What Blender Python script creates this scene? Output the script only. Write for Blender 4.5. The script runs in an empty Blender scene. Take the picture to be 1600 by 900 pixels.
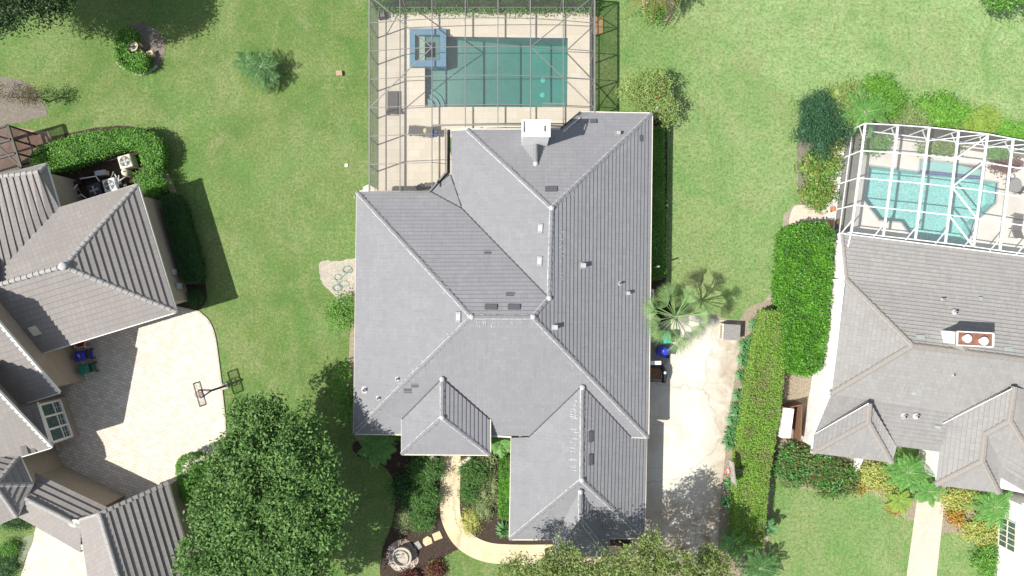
import bpy, bmesh, math, random
import numpy as np
from mathutils import Vector, Matrix
from mathutils.bvhtree import BVHTree
from mathutils.geometry import tessellate_polygon

random.seed(7)
RNG = np.random.default_rng(11)
C = bpy.context.scene.collection
HC = 160.0 / 3.0          # camera height in metres
S = 20.0                  # photo pixels per metre on the ground

# ------------------------------------------------------------------ camera, sky, sun
sc = bpy.context.scene
cam_d = bpy.data.cameras.new('camera')
cam_d.lens = 24.0
cam_d.sensor_width = 36.0
cam_d.clip_end = 1000
cam = bpy.data.objects.new('camera', cam_d)
C.objects.link(cam)
cam.location = (0, 0, HC)
sc.camera = cam

TO_SUN = Vector((-0.72, -0.26, 1.0)).normalized()
EL = math.asin(TO_SUN.z)
w = bpy.data.worlds.new('World')
sc.world = w
w.use_nodes = True
nt = w.node_tree
bg = nt.nodes['Background']
sky = nt.nodes.new('ShaderNodeTexSky')
sky.sky_type = 'NISHITA'
sky.sun_disc = False
sky.sun_elevation = EL
sky.sun_rotation = math.atan2(TO_SUN.x, TO_SUN.y)
hs = nt.nodes.new('ShaderNodeHueSaturation')   # hazy humid sky, less blue
hs.inputs['Saturation'].default_value = .5
nt.links.new(sky.outputs[0], hs.inputs['Color'])
nt.links.new(hs.outputs[0], bg.inputs[0])
bg.inputs[1].default_value = 0.10
sun_d = bpy.data.lights.new('sun', 'SUN')
sun_d.energy = 4.6
sun_d.angle = math.radians(0.5)
sun_d.color = (1.0, 0.95, 0.865)
sun = bpy.data.objects.new('sun', sun_d)
C.objects.link(sun)
sun.location = (-60, -20, 90)
sun.rotation_euler = (-TO_SUN).to_track_quat('-Z', 'Y').to_euler()
vs = sc.view_settings
vs.view_transform = 'Standard'
vs.look = 'None'
vs.gamma = 1.0
vs.exposure = 0.55
vs.use_curve_mapping = False
sc.cycles.transparent_max_bounces = 24

# ------------------------------------------------------------------ helpers
def P(u, v, h=0.0):
    k = 1 - h / HC
    return ((u - 800) / S * k, (450 - v) / S * k, h)

def V(u, v, h=0.0):
    return Vector(P(u, v, h))

class MB:
    def __init__(s):
        s.v = []; s.f = []; s.uv = {}
    def add(s, vs_, fs):
        n = len(s.v)
        s.v += [tuple(p) for p in vs_]
        s.f += [tuple(i + n for i in f) for f in fs]
        return s
    def quad(s, a, b, c, d): return s.add([a, b, c, d], [(0, 1, 2, 3)])
    def box(s, c, d, rz=0.0, M=None):
        x, y, z = d[0] / 2, d[1] / 2, d[2] / 2
        p = [Vector((i * x, j * y, k * z)) for i in (-1, 1) for j in (-1, 1) for k in (-1, 1)]
        R = M if M is not None else Matrix.Rotation(rz, 3, 'Z')
        p = [R @ q + Vector(c) for q in p]
        return s.add(p, [(0, 1, 3, 2), (4, 6, 7, 5), (0, 4, 5, 1), (2, 3, 7, 6), (0, 2, 6, 4), (1, 5, 7, 3)])
    def bevbox(s, c, d, b=0.03, rz=0.0, taper=1.0):
        # box with chamfered vertical edges and top rim; taper scales the bottom
        x, y, z = d[0] / 2, d[1] / 2, d[2] / 2
        def ring(zz, ins, sc_):
            X, Y = (x - ins) * sc_, (y - ins) * sc_
            return [(-X + b, -Y, zz), (X - b, -Y, zz), (X, -Y + b, zz), (X, Y - b, zz), (X - b, Y, zz), (-X + b, Y, zz), (-X, Y - b, zz), (-X, -Y + b, zz)]
        rings = [ring(-z, 0, taper), ring(z - b, 0, 1), ring(z, b, 1)]
        R = Matrix.Rotation(rz, 3, 'Z')
        vv = [R @ Vector(q) + Vector(c) for r in rings for q in r]
        ff = []
        for k in range(2):
            for i in range(8):
                j = (i + 1) % 8
                ff.append((k * 8 + i, k * 8 + j, k * 8 + 8 + j, k * 8 + 8 + i))
        ff.append(tuple(range(16, 24))); ff.append(tuple(range(7, -1, -1)))
        return s.add(vv, ff)
    def bar(s, a, b, w_=0.06, t=None, up=(0, 0, 1)):
        a, b = Vector(a), Vector(b); t = t or w_
        d = (b - a)
        if d.length < 1e-6: return s
        d.normalize()
        u = Vector(up)
        if abs(d.dot(u)) > .98: u = Vector((1, 0, 0))
        x = d.cross(u).normalized() * w_ / 2; y = x.cross(d).normalized() * t / 2
        p = [a - x - y, a + x - y, a + x + y, a - x + y, b - x - y, b + x - y, b + x + y, b - x + y]
        return s.add(p, [(0, 3, 2, 1), (4, 5, 6, 7), (0, 1, 5, 4), (1, 2, 6, 5), (2, 3, 7, 6), (3, 0, 4, 7)])
    def tube(s, pts, rad, n=8, cap=True):
        pts = [Vector(p) for p in pts]
        if not isinstance(rad, (list, tuple)): rad = [rad] * len(pts)
        base = len(s.v); px = None
        for i, p in enumerate(pts):
            d = (pts[min(i + 1, len(pts) - 1)] - pts[max(i - 1, 0)]).normalized()
            if px is None:
                px = d.cross(Vector((0, 0, 1)) if abs(d.z) < .95 else Vector((1, 0, 0))).normalized()
            px = (px - d * px.dot(d)).normalized(); py = d.cross(px)
            for k in range(n):
                a = 2 * math.pi * k / n
                s.v.append(tuple(p + (px * math.cos(a) + py * math.sin(a)) * rad[i]))
        for i in range(len(pts) - 1):
            for k in range(n):
                a = base + i * n + k; b = base + i * n + (k + 1) % n
                s.f.append((a, b, b + n, a + n))
        if cap:
            s.f.append(tuple(base + k for k in range(n - 1, -1, -1)))
            s.f.append(tuple(base + (len(pts) - 1) * n + k for k in range(n)))
        return s
    def lathe(s, c, prof, n=24):
        base = len(s.v); c = Vector(c)
        for r, z in prof:
            for k in range(n):
                a = 2 * math.pi * k / n
                s.v.append((c.x + r * math.cos(a), c.y + r * math.sin(a), c.z + z))
        for i in range(len(prof) - 1):
            for k in range(n):
                a = base + i * n + k; b = base + i * n + (k + 1) % n
                s.f.append((a, b, b + n, a + n))
        s.f.append(tuple(base + (len(prof) - 1) * n + k for k in range(n)))
        return s
    def prism(s, pts, z0, z1, top=True):
        n = len(pts)
        vv = [(p[0], p[1], z0) for p in pts] + [(p[0], p[1], z1) for p in pts]
        ff = [(i, (i + 1) % n, n + (i + 1) % n, n + i) for i in range(n)]
        if top: ff.append(tuple(range(n, 2 * n)))
        return s.add(vv, ff)
    def flat(s, outer, holes=(), z=0.0):
        loops = [[Vector((p[0], p[1], 0)) for p in outer]] + [[Vector((p[0], p[1], 0)) for p in h] for h in holes]
        allp = [p for l in loops for p in l]
        tri = tessellate_polygon(loops)
        out = []
        for a, b, c in tri:
            A, B, D = allp[a], allp[b], allp[c]
            if (B - A).cross(D - A).z < 0: b, c = c, b
            out.append((a, b, c))
        return s.add([(p.x, p.y, z) for p in allp], out)
    def blob(s, c, r, n=14, m=8, jit=0.0, zmin=-1):
        base = len(s.v)
        for i in range(m + 1):
            ph = -math.pi / 2 + math.pi * i / m
            for k in range(n):
                a = 2 * math.pi * k / n
                j = 1 + random.uniform(-jit, jit)
                z = max(math.sin(ph), zmin)
                s.v.append((c[0] + r[0] * math.cos(ph) * math.cos(a) * j, c[1] + r[1] * math.cos(ph) * math.sin(a) * j, c[2] + r[2] * z * j))
        for i in range(m):
            for k in range(n):
                a = base + i * n + k; b = base + i * n + (k + 1) % n
                s.f.append((a, b, b + n, a + n))
        return s

def fast_mesh(name, verts, faces4):
    me = bpy.data.meshes.new(name)
    nv, nf = len(verts), len(faces4)
    me.vertices.add(nv); me.vertices.foreach_set('co', np.asarray(verts, np.float32).ravel())
    me.loops.add(nf * 4); me.loops.foreach_set('vertex_index', np.asarray(faces4, np.int32).ravel())
    me.polygons.add(nf); me.polygons.foreach_set('loop_start', np.arange(0, nf * 4, 4, dtype=np.int32))
    me.update(calc_edges=True)
    return me

ORI = {}
def props(o, label=None, cat=None, group=None, kind=None):
    if label: o['label'] = label
    if cat: o['category'] = cat
    if group: o['group'] = group
    if kind: o['kind'] = kind
    return o

def thing(name, label, cat, loc, group=None, rz=0.0):
    o = bpy.data.objects.new(name, None); C.objects.link(o)
    o.location = loc; o.rotation_euler = (0, 0, rz)
    o.empty_display_size = .3
    ORI[o.name] = Vector(loc)
    return props(o, label, cat, group)

def mesh_of(name, mb, off=Vector((0, 0, 0)), smooth=False):
    me = bpy.data.meshes.new(name)
    me.from_pydata([tuple(Vector(p) - off) for p in mb.v], [], mb.f)
    if mb.uv:
        uvl = me.uv_layers.new(name='uv')
        i = 0
        for fi, f in enumerate(mb.f):
            us = mb.uv.get(fi)
            for j in range(len(f)):
                if us: uvl.data[i].uv = us[j]
                i += 1
    me.update()
    if smooth:
        me.polygons.foreach_set('use_smooth', [True] * len(me.polygons))
    return me

def part(name, mb, mat, parent, label=None, smooth=False, local=False):
    off = Vector((0, 0, 0)) if local else ORI[parent.name]
    me = mesh_of(name, mb, off, smooth)
    me.materials.append(mat)
    o = bpy.data.objects.new(name, me); C.objects.link(o); o.parent = parent
    ORI[o.name] = ORI[parent.name]
    if label: o['label'] = label
    return o

def solo(name, mb, mat, label, cat, loc, group=None, kind=None, smooth=False):
    me = mesh_of(name, mb, Vector(loc), smooth)
    me.materials.append(mat)
    o = bpy.data.objects.new(name, me); C.objects.link(o); o.location = loc
    ORI[o.name] = Vector(loc)
    return props(o, label, cat, group, kind)

def struct(name, mb, mat):
    me = mesh_of(name, mb); me.materials.append(mat)
    o = bpy.data.objects.new(name, me); C.objects.link(o)
    o['kind'] = 'structure'; ORI[o.name] = Vector((0, 0, 0))
    return o

def dup(root, loc, rz=0.0, sc_=1.0, label=None):
    r = root.copy(); C.objects.link(r); r.location = loc; r.rotation_euler = (0, 0, rz); r.scale = (sc_,) * 3
    if label: r['label'] = label
    for ch in list(root.children):
        c = ch.copy(); C.objects.link(c); c.parent = r
        for g in list(ch.children):
            d = g.copy(); C.objects.link(d); d.parent = c
    ORI[r.name] = Vector(loc)
    return r

# ------------------------------------------------------------------ materials
def newmat(name):
    m = bpy.data.materials.new(name); m.use_nodes = True
    t = m.node_tree; b = t.nodes['Principled BSDF']
    return m, t, b

def N(t, typ, **kw):
    n = t.nodes.new(typ)
    for k, v in kw.items():
        if k in n.inputs: n.inputs[k].default_value = v
        else: setattr(n, k, v)
    return n

def rgba(c): return (c[0], c[1], c[2], 1)

def mixc(t, fac, a, b, mode='MIX'):
    n = t.nodes.new('ShaderNodeMix'); n.data_type = 'RGBA'; n.blend_type = mode
    for sock, val in ((0, fac), (6, a), (7, b)):
        if hasattr(val, 'links') or isinstance(val, bpy.types.NodeSocket): t.links.new(val, n.inputs[sock])
        elif sock == 0: n.inputs[0].default_value = val
        else: n.inputs[sock].default_value = rgba(val)
    return n.outputs[2]

def noise(t, scale, detail=4, rough=.55, vec=None, dist=0.0):
    n = N(t, 'ShaderNodeTexNoise'); n.inputs['Scale'].default_value = scale
    n.inputs['Detail'].default_value = detail; n.inputs['Roughness'].default_value = rough
    n.inputs['Distortion'].default_value = dist
    if vec is not None: t.links.new(vec, n.inputs['Vector'])
    return n.outputs['Fac']

def ramp(t, fac, stops):
    n = t.nodes.new('ShaderNodeValToRGB')
    e = n.color_ramp.elements
    while len(e) < len(stops): e.new(.5)
    for i, (p, c) in enumerate(stops):
        e[i].position = p; e[i].color = rgba(c) if not isinstance(c, (int, float)) else (c, c, c, 1)
    t.links.new(fac, n.inputs[0])
    return n.outputs[0]

def coord(t, rot=0.0, kind='Object', scale=(1, 1, 1)):
    tc = t.nodes.new('ShaderNodeTexCoord'); mp = t.nodes.new('ShaderNodeMapping')
    mp.inputs['Rotation'].default_value = (0, 0, rot); mp.inputs['Scale'].default_value = scale
    t.links.new(tc.outputs[kind], mp.inputs[0])
    return mp.outputs[0]

def bump(t, b, h, strength=.3, dist=.02):
    n = t.nodes.new('ShaderNodeBump'); n.inputs['Strength'].default_value = strength; n.inputs['Distance'].default_value = dist
    t.links.new(h, n.inputs['Height']); t.links.new(n.outputs[0], b.inputs['Normal'])

def mat(name, c1, c2=None, scale=3.0, rough=.8, spec=.3, metal=0.0, bmp=0.0, fine=None):
    m, t, b = newmat(name)
    b.inputs['Roughness'].default_value = rough; b.inputs['Metallic'].default_value = metal
    b.inputs['Specular IOR Level'].default_value = spec
    c2 = c2 or tuple(x * .85 for x in c1)
    vec = coord(t)
    f = noise(t, scale, 6, .6, vec)
    col = mixc(t, ramp(t, f, [(.35, 0.0), (.65, 1.0)]), c1, c2)
    if fine:
        col = mixc(t, ramp(t, noise(t, fine, 3, .6, vec), [(.4, 0.0), (.6, 1.0)]), col, tuple(x * .6 for x in c1))
    t.links.new(col, b.inputs['Base Color'])
    if bmp: bump(t, b, noise(t, scale * 8, 5, .6, vec), bmp, .02)
    return m

def leafmat(name, cols, rough=.5, spec=.35, trans=.25, patch=None):
    m, t, b = newmat(name)
    g = t.nodes.new('ShaderNodeNewGeometry')
    n = len(cols)
    c = ramp(t, g.outputs['Random Per Island'], [(i / max(n - 1, 1), cols[i]) for i in range(n)])
    big = noise(t, .6, 3, .5, coord(t))
    c = mixc(t, ramp(t, big, [(.35, 0.0), (.65, .45)]), c, tuple(x * .65 for x in cols[n // 2]))
    if patch: c = mixc(t, ramp(t, noise(t, .9, 5, .7, coord(t), .6), [(.5, 0.0), (.6, .75)]), c, patch)
    t.links.new(c, b.inputs['Base Color'])
    b.inputs['Roughness'].default_value = rough; b.inputs['Specular IOR Level'].default_value = spec
    tr = t.nodes.new('ShaderNodeBsdfTranslucent'); t.links.new(c, tr.inputs[0])
    mx = t.nodes.new('ShaderNodeMixShader'); mx.inputs[0].default_value = trans
    out = t.nodes['Material Output']
    t.links.new(b.outputs[0], mx.inputs[1]); t.links.new(tr.outputs[0], mx.inputs[2]); t.links.new(mx.outputs[0], out.inputs[0])
    return m

def roofmat(name, c1, c2, c3, w_, row, mortar=.012, streak=.35, mk=.55):
    m, t, b = newmat(name)
    uv = coord(t, kind='UV')
    br = t.nodes.new('ShaderNodeTexBrick')
    br.offset = .5; br.squash = 1.0
    t.links.new(uv, br.inputs['Vector'])
    br.inputs['Scale'].default_value = 1.0
    br.inputs['Brick Width'].default_value = w_; br.inputs['Row Height'].default_value = row
    br.inputs['Mortar Size'].default_value = mortar; br.inputs['Mortar Smooth'].default_value = .4
    br.inputs['Color1'].default_value = rgba(c1); br.inputs['Color2'].default_value = rgba(c2)
    br.inputs['Mortar'].default_value = rgba(tuple(x * mk for x in c1))
    f = noise(t, .35, 5, .6, coord(t))
    col = mixc(t, ramp(t, f, [(.35, 0.0), (.7, .7)]), br.outputs['Color'], c3)
    st = noise(t, 1.0, 5, .7, coord(t, kind='UV', scale=(5, .6, 1)))
    col = mixc(t, ramp(t, st, [(.5, 0.0), (.75, streak)]), col, tuple(x * .62 for x in c1))
    gr = noise(t, 30, 3, .6, coord(t))
    col = mixc(t, ramp(t, gr, [(.35, 0.0), (.7, .3)]), col, tuple(min(1, x * 1.35) for x in c1))
    t.links.new(col, b.inputs['Base Color'])
    b.inputs['Roughness'].default_value = .75; b.inputs['Specular IOR Level'].default_value = .3
    bump(t, b, gr, .25, .01)
    return m

def brickmat(name, c1, c2, mort, w_, row, ms, rot=0.0, blotch=None, rough=.85, amt=.5):
    m, t, b = newmat(name)
    vec = coord(t, rot)
    br = t.nodes.new('ShaderNodeTexBrick'); br.offset = .5
    t.links.new(vec, br.inputs['Vector'])
    br.inputs['Scale'].default_value = 1.0
    br.inputs['Brick Width'].default_value = w_; br.inputs['Row Height'].default_value = row
    br.inputs['Mortar Size'].default_value = ms; br.inputs['Mortar Smooth'].default_value = .3
    br.inputs['Color1'].default_value = rgba(c1); br.inputs['Color2'].default_value = rgba(c2); br.inputs['Mortar'].default_value = rgba(mort)
    col = br.outputs['Color']
    if blotch:
        col = mixc(t, ramp(t, noise(t, .5, 6, .65, vec), [(.42, 0.0), (.68, amt)]), col, blotch)
        col = mixc(t, ramp(t, noise(t, 9, 4, .65, vec), [(.45, 0.0), (.7, amt)]), col, blotch)
    t.links.new(col, b.inputs['Base Color']); b.inputs['Roughness'].default_value = rough
    b.inputs['Specular IOR Level'].default_value = .25
    return m

def lawnmat():
    m, t, b = newmat('lawn_grass')
    vec = coord(t)
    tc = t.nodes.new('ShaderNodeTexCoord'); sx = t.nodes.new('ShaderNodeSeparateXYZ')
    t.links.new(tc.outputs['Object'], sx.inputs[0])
    # left lawn is a deeper green; paleness east and north includes painted-in veiling glare
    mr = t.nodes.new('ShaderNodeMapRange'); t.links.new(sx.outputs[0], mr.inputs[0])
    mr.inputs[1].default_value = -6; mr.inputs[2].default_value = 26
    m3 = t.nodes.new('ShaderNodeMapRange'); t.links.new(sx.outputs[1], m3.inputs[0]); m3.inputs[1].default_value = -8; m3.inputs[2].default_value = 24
    big = noise(t, .11, 5, .6, vec, .8)
    mid = noise(t, .45, 5, .65, vec, .6)
    mow = noise(t, .5, 3, .5, coord(t, scale=(1.6, .12, 1)), .3)
    fine = noise(t, 4.5, 6, .8, vec)
    grain = noise(t, 17.0, 3, .8, vec)
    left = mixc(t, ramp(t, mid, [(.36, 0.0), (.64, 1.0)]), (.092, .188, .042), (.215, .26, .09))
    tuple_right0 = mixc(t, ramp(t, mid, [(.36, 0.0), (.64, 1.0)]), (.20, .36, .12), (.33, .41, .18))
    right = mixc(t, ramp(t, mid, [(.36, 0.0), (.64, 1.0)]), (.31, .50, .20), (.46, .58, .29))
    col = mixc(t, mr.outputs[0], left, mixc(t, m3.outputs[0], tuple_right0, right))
    col = mixc(t, ramp(t, big, [(.46, 0.0), (.64, .5)]), col, (.32, .36, .165))
    col = mixc(t, ramp(t, noise(t, .16, 4, .6, vec, 1.2), [(.48, 0.0), (.66, .45)]), col, (.13, .30, .075))
    col = mixc(t, ramp(t, noise(t, .38, 6, .7, vec, .8), [(.54, 0.0), (.68, .55)]), col, (.36, .34, .19))
    stripe = noise(t, .55, 4, .6, coord(t, .12, scale=(1.2, .3, 1)), 1.4)
    col = mixc(t, ramp(t, stripe, [(.52, 0.0), (.70, .3)]), col, (.38, .38, .21))
    col = mixc(t, ramp(t, stripe, [(.34, .25), (.44, 0.0)]), col, (.12, .25, .06))
    col = mixc(t, ramp(t, noise(t, 1.6, 5, .7, vec), [(.42, .22), (.55, 0.0)]), col, (.12, .22, .055))
    col = mixc(t, ramp(t, fine, [(.36, .8), (.54, 0.0)]), col, (.065, .14, .03))
    col = mixc(t, ramp(t, fine, [(.55, 0.0), (.76, .55)]), col, (.44, .48, .25))
    col = mixc(t, ramp(t, grain, [(.38, .85), (.55, 0.0)]), col, (.05, .10, .02))
    col = mixc(t, ramp(t, grain, [(.56, 0.0), (.78, .55)]), col, (.48, .52, .30))
    t.links.new(col, b.inputs['Base Color'])
    b.inputs['Roughness'].default_value = .9; b.inputs['Specular IOR Level'].default_value = .15
    bump(t, b, fine, .9, .06)
    return m

def concmat(name, c1, c2, stain, crack=True, sc_=.25, js=3.4, edge=False):
    m, t, b = newmat(name)
    vec = coord(t)
    col = mixc(t, ramp(t, noise(t, .6, 6, .65, vec), [(.35, 0.0), (.65, 1.0)]), c1, c2)
    col = mixc(t, ramp(t, noise(t, .22, 6, .6, vec, .4), [(.5, 0.0), (.72, .75)]), col, stain)
    col = mixc(t, ramp(t, noise(t, 14, 4, .7, vec), [(.5, 0.0), (.8, .4)]), col, tuple(x * .6 for x in c1))
    if edge:
        # brown leaf stains along the hedge side of the drive
        tc = t.nodes.new('ShaderNodeTexCoord'); sx = t.nodes.new('ShaderNodeSeparateXYZ'); t.links.new(tc.outputs['Object'], sx.inputs[0])
        mx_ = t.nodes.new('ShaderNodeMapRange'); t.links.new(sx.outputs[0], mx_.inputs[0]); mx_.inputs[1].default_value = 14.6; mx_.inputs[2].default_value = 17.6
        my_ = t.nodes.new('ShaderNodeMapRange'); t.links.new(sx.outputs[1], my_.inputs[0]); my_.inputs[1].default_value = -14.5; my_.inputs[2].default_value = -20
        mm = t.nodes.new('ShaderNodeMath'); mm.operation = 'ADD'; mm.use_clamp = True; t.links.new(mx_.outputs[0], mm.inputs[0]); t.links.new(my_.outputs[0], mm.inputs[1])
        m2 = t.nodes.new('ShaderNodeMath'); m2.operation = 'MULTIPLY'; t.links.new(mm.outputs[0], m2.inputs[0]); t.links.new(ramp(t, noise(t, .7, 6, .7, vec, .5), [(.35, .1), (.65, 1.0)]), m2.inputs[1])
        col = mixc(t, m2.outputs[0], col, (.28, .20, .115))
    if crack:
        nz = t.nodes.new('ShaderNodeTexNoise'); nz.inputs['Scale'].default_value = .8; nz.inputs['Detail'].default_value = 5
        t.links.new(vec, nz.inputs['Vector'])
        mv = t.nodes.new('ShaderNodeMix'); mv.data_type = 'VECTOR'; mv.inputs[0].default_value = .6
        t.links.new(vec, mv.inputs[4]); t.links.new(nz.outputs['Color'], mv.inputs[5])
        vo = t.nodes.new('ShaderNodeTexVoronoi'); vo.feature = 'DISTANCE_TO_EDGE'; vo.inputs['Scale'].default_value = sc_
        t.links.new(mv.outputs[1], vo.inputs['Vector'])
        cr = ramp(t, vo.outputs['Distance'], [(.0, .4), (.004, .2), (.010, 0.0)])
        col = mixc(t, cr, col, (.2, .18, .15))
        br = t.nodes.new('ShaderNodeTexBrick'); br.offset = 0.0
        t.links.new(coord(t, .04), br.inputs['Vector']); br.inputs['Scale'].default_value = 1
        br.inputs['Brick Width'].default_value = js; br.inputs['Row Height'].default_value = js
        br.inputs['Mortar Size'].default_value = .03; br.inputs['Mortar Smooth'].default_value = .5
        br.inputs['Color1'].default_value = (0, 0, 0, 1); br.inputs['Color2'].default_value = (0, 0, 0, 1); br.inputs['Mortar'].default_value = (.35, .35, .35, 1)
        col = mixc(t, br.outputs['Color'], col, (.3, .27, .22))
    t.links.new(col, b.inputs['Base Color']); b.inputs['Roughness'].default_value = .9; b.inputs['Specular IOR Level'].default_value = .2
    return m

def screenmat(name, alpha, c=(.05, .052, .055)):
    m, t, b = newmat(name)
    d = t.nodes.new('ShaderNodeBsdfDiffuse'); d.inputs[0].default_value = rgba(c)
    tr = t.nodes.new('ShaderNodeBsdfTransparent')
    mx = t.nodes.new('ShaderNodeMixShader')
    f = noise(t, 1.2, 3, .6, coord(t))
    t.links.new(ramp(t, f, [(.3, alpha * .88), (.7, alpha * 1.1)]), mx.inputs[0])
    t.links.new(tr.outputs[0], mx.inputs[1]); t.links.new(d.outputs[0], mx.inputs[2])
    t.links.new(mx.outputs[0], t.nodes['Material Output'].inputs[0])
    t.nodes.remove(b)
    return m

def watermat(name, tint, wave=3.0, strength=.35, vol=None):
    m, t, b = newmat(name)
    t.nodes.remove(b)
    tr = t.nodes.new('ShaderNodeBsdfTransparent'); tr.inputs[0].default_value = rgba(tint)
    gl = t.nodes.new('ShaderNodeBsdfGlossy'); gl.inputs['Roughness'].default_value = .12
    gl.inputs[0].default_value = (.9, .95, 1, 1)
    mx = t.nodes.new('ShaderNodeMixShader'); mx.inputs[0].default_value = .1
    bm = t.nodes.new('ShaderNodeBump'); bm.inputs['Strength'].default_value = strength; bm.inputs['Distance'].default_value = .08
    t.links.new(noise(t, wave, 5, .6, coord(t), .8), bm.inputs['Height']); t.links.new(bm.outputs[0], gl.inputs['Normal'])
    t.links.new(tr.outputs[0], mx.inputs[1]); t.links.new(gl.outputs[0], mx.inputs[2])
    t.links.new(mx.outputs[0], t.nodes['Material Output'].inputs[0])
    if vol:
        va = t.nodes.new('ShaderNodeVolumeAbsorption'); va.inputs[0].default_value = rgba(vol[0]); va.inputs[1].default_value = vol[1]
        t.links.new(va.outputs[0], t.nodes['Material Output'].inputs[1])
    return m

def plastermat(name, c1, c2, caus=.5, vs_=3.2):
    m, t, b = newmat(name)
    vec = coord(t)
    vo = t.nodes.new('ShaderNodeTexVoronoi'); vo.feature = 'DISTANCE_TO_EDGE'; vo.inputs['Scale'].default_value = vs_
    nz = t.nodes.new('ShaderNodeTexNoise'); nz.inputs['Scale'].default_value = 2.5; nz.inputs['Detail'].default_value = 3
    t.links.new(vec, nz.inputs['Vector'])
    mv = t.nodes.new('ShaderNodeMix'); mv.data_type = 'VECTOR'; mv.inputs[0].default_value = .3
    t.links.new(vec, mv.inputs[4]); t.links.new(nz.outputs['Color'], mv.inputs[5]); t.links.new(mv.outputs[1], vo.inputs['Vector'])
    col = mixc(t, ramp(t, noise(t, .4, 4, .6, vec), [(.35, 0.0), (.65, 1.0)]), c1, tuple(x * .85 for x in c1))
    col = mixc(t, ramp(t, vo.outputs['Distance'], [(0.0, caus), (.16, 0.0)]), col, c2)  # caustic light lines painted into the plaster colour
    t.links.new(col, b.inputs['Base Color']); b.inputs['Roughness'].default_value = .9
    return m

M = {}
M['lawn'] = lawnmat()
M['concrete'] = concmat('driveway_concrete', (.56, .535, .475), (.64, .62, .565), (.42, .37, .28), edge=True)
M['path'] = concmat('path_concrete', (.58, .47, .30), (.64, .56, .42), (.47, .38, .22), crack=True, sc_=.12, js=2.6)
M['edge_conc'] = mat('pale_concrete', (.52, .49, .43), (.4, .37, .32), 4)
M['pavers'] = brickmat('cream_pavers', (.76, .72, .64), (.56, .51, .44), (.40, .36, .30), .36, .22, .02, math.radians(16.5), (.52, .46, .38), amt=.35)
M['pavers_pale'] = brickmat('pale_path_pavers', (.62, .55, .46), (.52, .46, .38), (.42, .37, .31), .3, .2, .012, .07, (.5, .42, .34), amt=.35)
M['travertine'] = brickmat('travertine_deck', (.62, .57, .48), (.56, .51, .42), (.47, .42, .35), .9, .6, .012, 0, (.54, .48, .38), amt=.4)
M['deck_white'] = concmat('coated_pool_deck', (.70, .68, .63), (.62, .60, .55), (.47, .44, .38), crack=False)
M['redbrick'] = brickmat('rusty_brick_patio', (.32, .20, .15), (.42, .31, .24), (.22, .17, .13), .8, .8, .02, math.radians(16.5), (.25, .16, .12), amt=.6)
M['mulch'] = mat('dark_mulch', (.06, .045, .036), (.105, .078, .062), 9, .95, .1, bmp=1.0, fine=24)
M['mulch_light'] = mat('weathered_mulch', (.33, .275, .205), (.44, .385, .30), 7, .95, .1, bmp=1.0, fine=22)
M['soil_pale'] = mat('sandy_soil', (.42, .37, .29), (.3, .265, .2), 3, .95, .1, bmp=.6, fine=18)
M['box_tan'] = mat('faded_tan_plastic', (.42, .30, .20), (.36, .26, .18), 4)
M['pad_pale'] = mat('pale_worn_pad', (.52, .48, .41), (.40, .365, .30), 2.5, .95, .1, bmp=.4, fine=12)
M['soil_grey'] = mat('grey_gravel_soil', (.27, .245, .21), (.17, .155, .125), 3, .95, .1, bmp=.8, fine=16)
M['roof_main'] = roofmat('grey_slate_tile', (.208, .212, .229), (.238, .242, .260), (.196, .200, .216), .5, .31, .010, streak=.45, mk=.75)
M['roof_left'] = roofmat('taupe_tile', (.245, .227, .218), (.278, .26, .25), (.222, .205, .197), .36, .44, streak=.2)
M['roof_right'] = roofmat('weathered_grey_shingle', (.285, .279, .274), (.235, .23, .227), (.27, .264, .258), .42, .30, .018, streak=.75, mk=.7)
M['cap_main'] = mat('grey_ridge_tile', (.18, .183, .198), (.225, .228, .24), 6, .7)
M['cap_left'] = mat('pale_ridge_tile', (.30, .295, .285), (.37, .36, .35), 6, .7)
M['cap_right'] = mat('taupe_ridge_shingle', (.25, .235, .22), (.29, .27, .25), 6, .8)
M['mortar'] = mat('ridge_mortar', (.55, .55, .56), (.36, .36, .38), 9, .9)
M['white'] = mat('white_paint', (.8, .8, .79), (.72, .72, .7), 2, .6)
M['cream'] = mat('cream_fascia', (.70, .66, .56), (.6, .56, .46), 3, .6)
M['stucco_main'] = mat('cream_stucco', (.62, .56, .45), (.55, .49, .4), 3, .9)
M['stucco_left'] = mat('tan_stucco', (.40, .335, .27), (.36, .3, .24), 2, .9)
M['stucco_right'] = mat('white_stucco', (.84, .83, .81), (.7, .67, .64), 2, .9)
M['grey_metal'] = mat('grey_flashing', (.33, .35, .37), (.42, .44, .46), 5, .45, .5)
M['dark'] = mat('charcoal_metal', (.035, .037, .042), (.06, .06, .066), 8, .5)
M['black'] = mat('black_plastic', (.015, .015, .017), (.03, .03, .032), 8, .45, .5)
M['cage_grey'] = mat('bronze_grey_aluminium', (.20, .197, .195), (.17, .167, .165), 4, .45, .5)
M['cage_white'] = mat('white_aluminium', (.8, .81, .82), (.74, .76, .77), 4, .4, .5)
M['cage_brown'] = mat('dark_bronze_aluminium', (.045, .035, .03), (.06, .05, .04), 4, .45, .5)
M['screen_roof'] = screenmat('screen_mesh_roof', .15, (.22, .22, .22))
M['screen_wall'] = screenmat('screen_mesh_wall', .5)
M['screen_west'] = screenmat('screen_mesh_west_wall', .26, (.16, .155, .15))
M['screen_white_roof'] = screenmat('light_screen_mesh_roof', .18, (.34, .35, .36))
M['screen_brown'] = screenmat('brown_screen_mesh', .4)
M['water1'] = watermat('pool_water_deep', (.86, .94, .93), vol=((.25, .87, .84), .52))
M['water_spa'] = watermat('spa_water', (.72, .88, .86))
M['water2'] = watermat('pool_water_turquoise', (.8, .97, .96))
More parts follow.
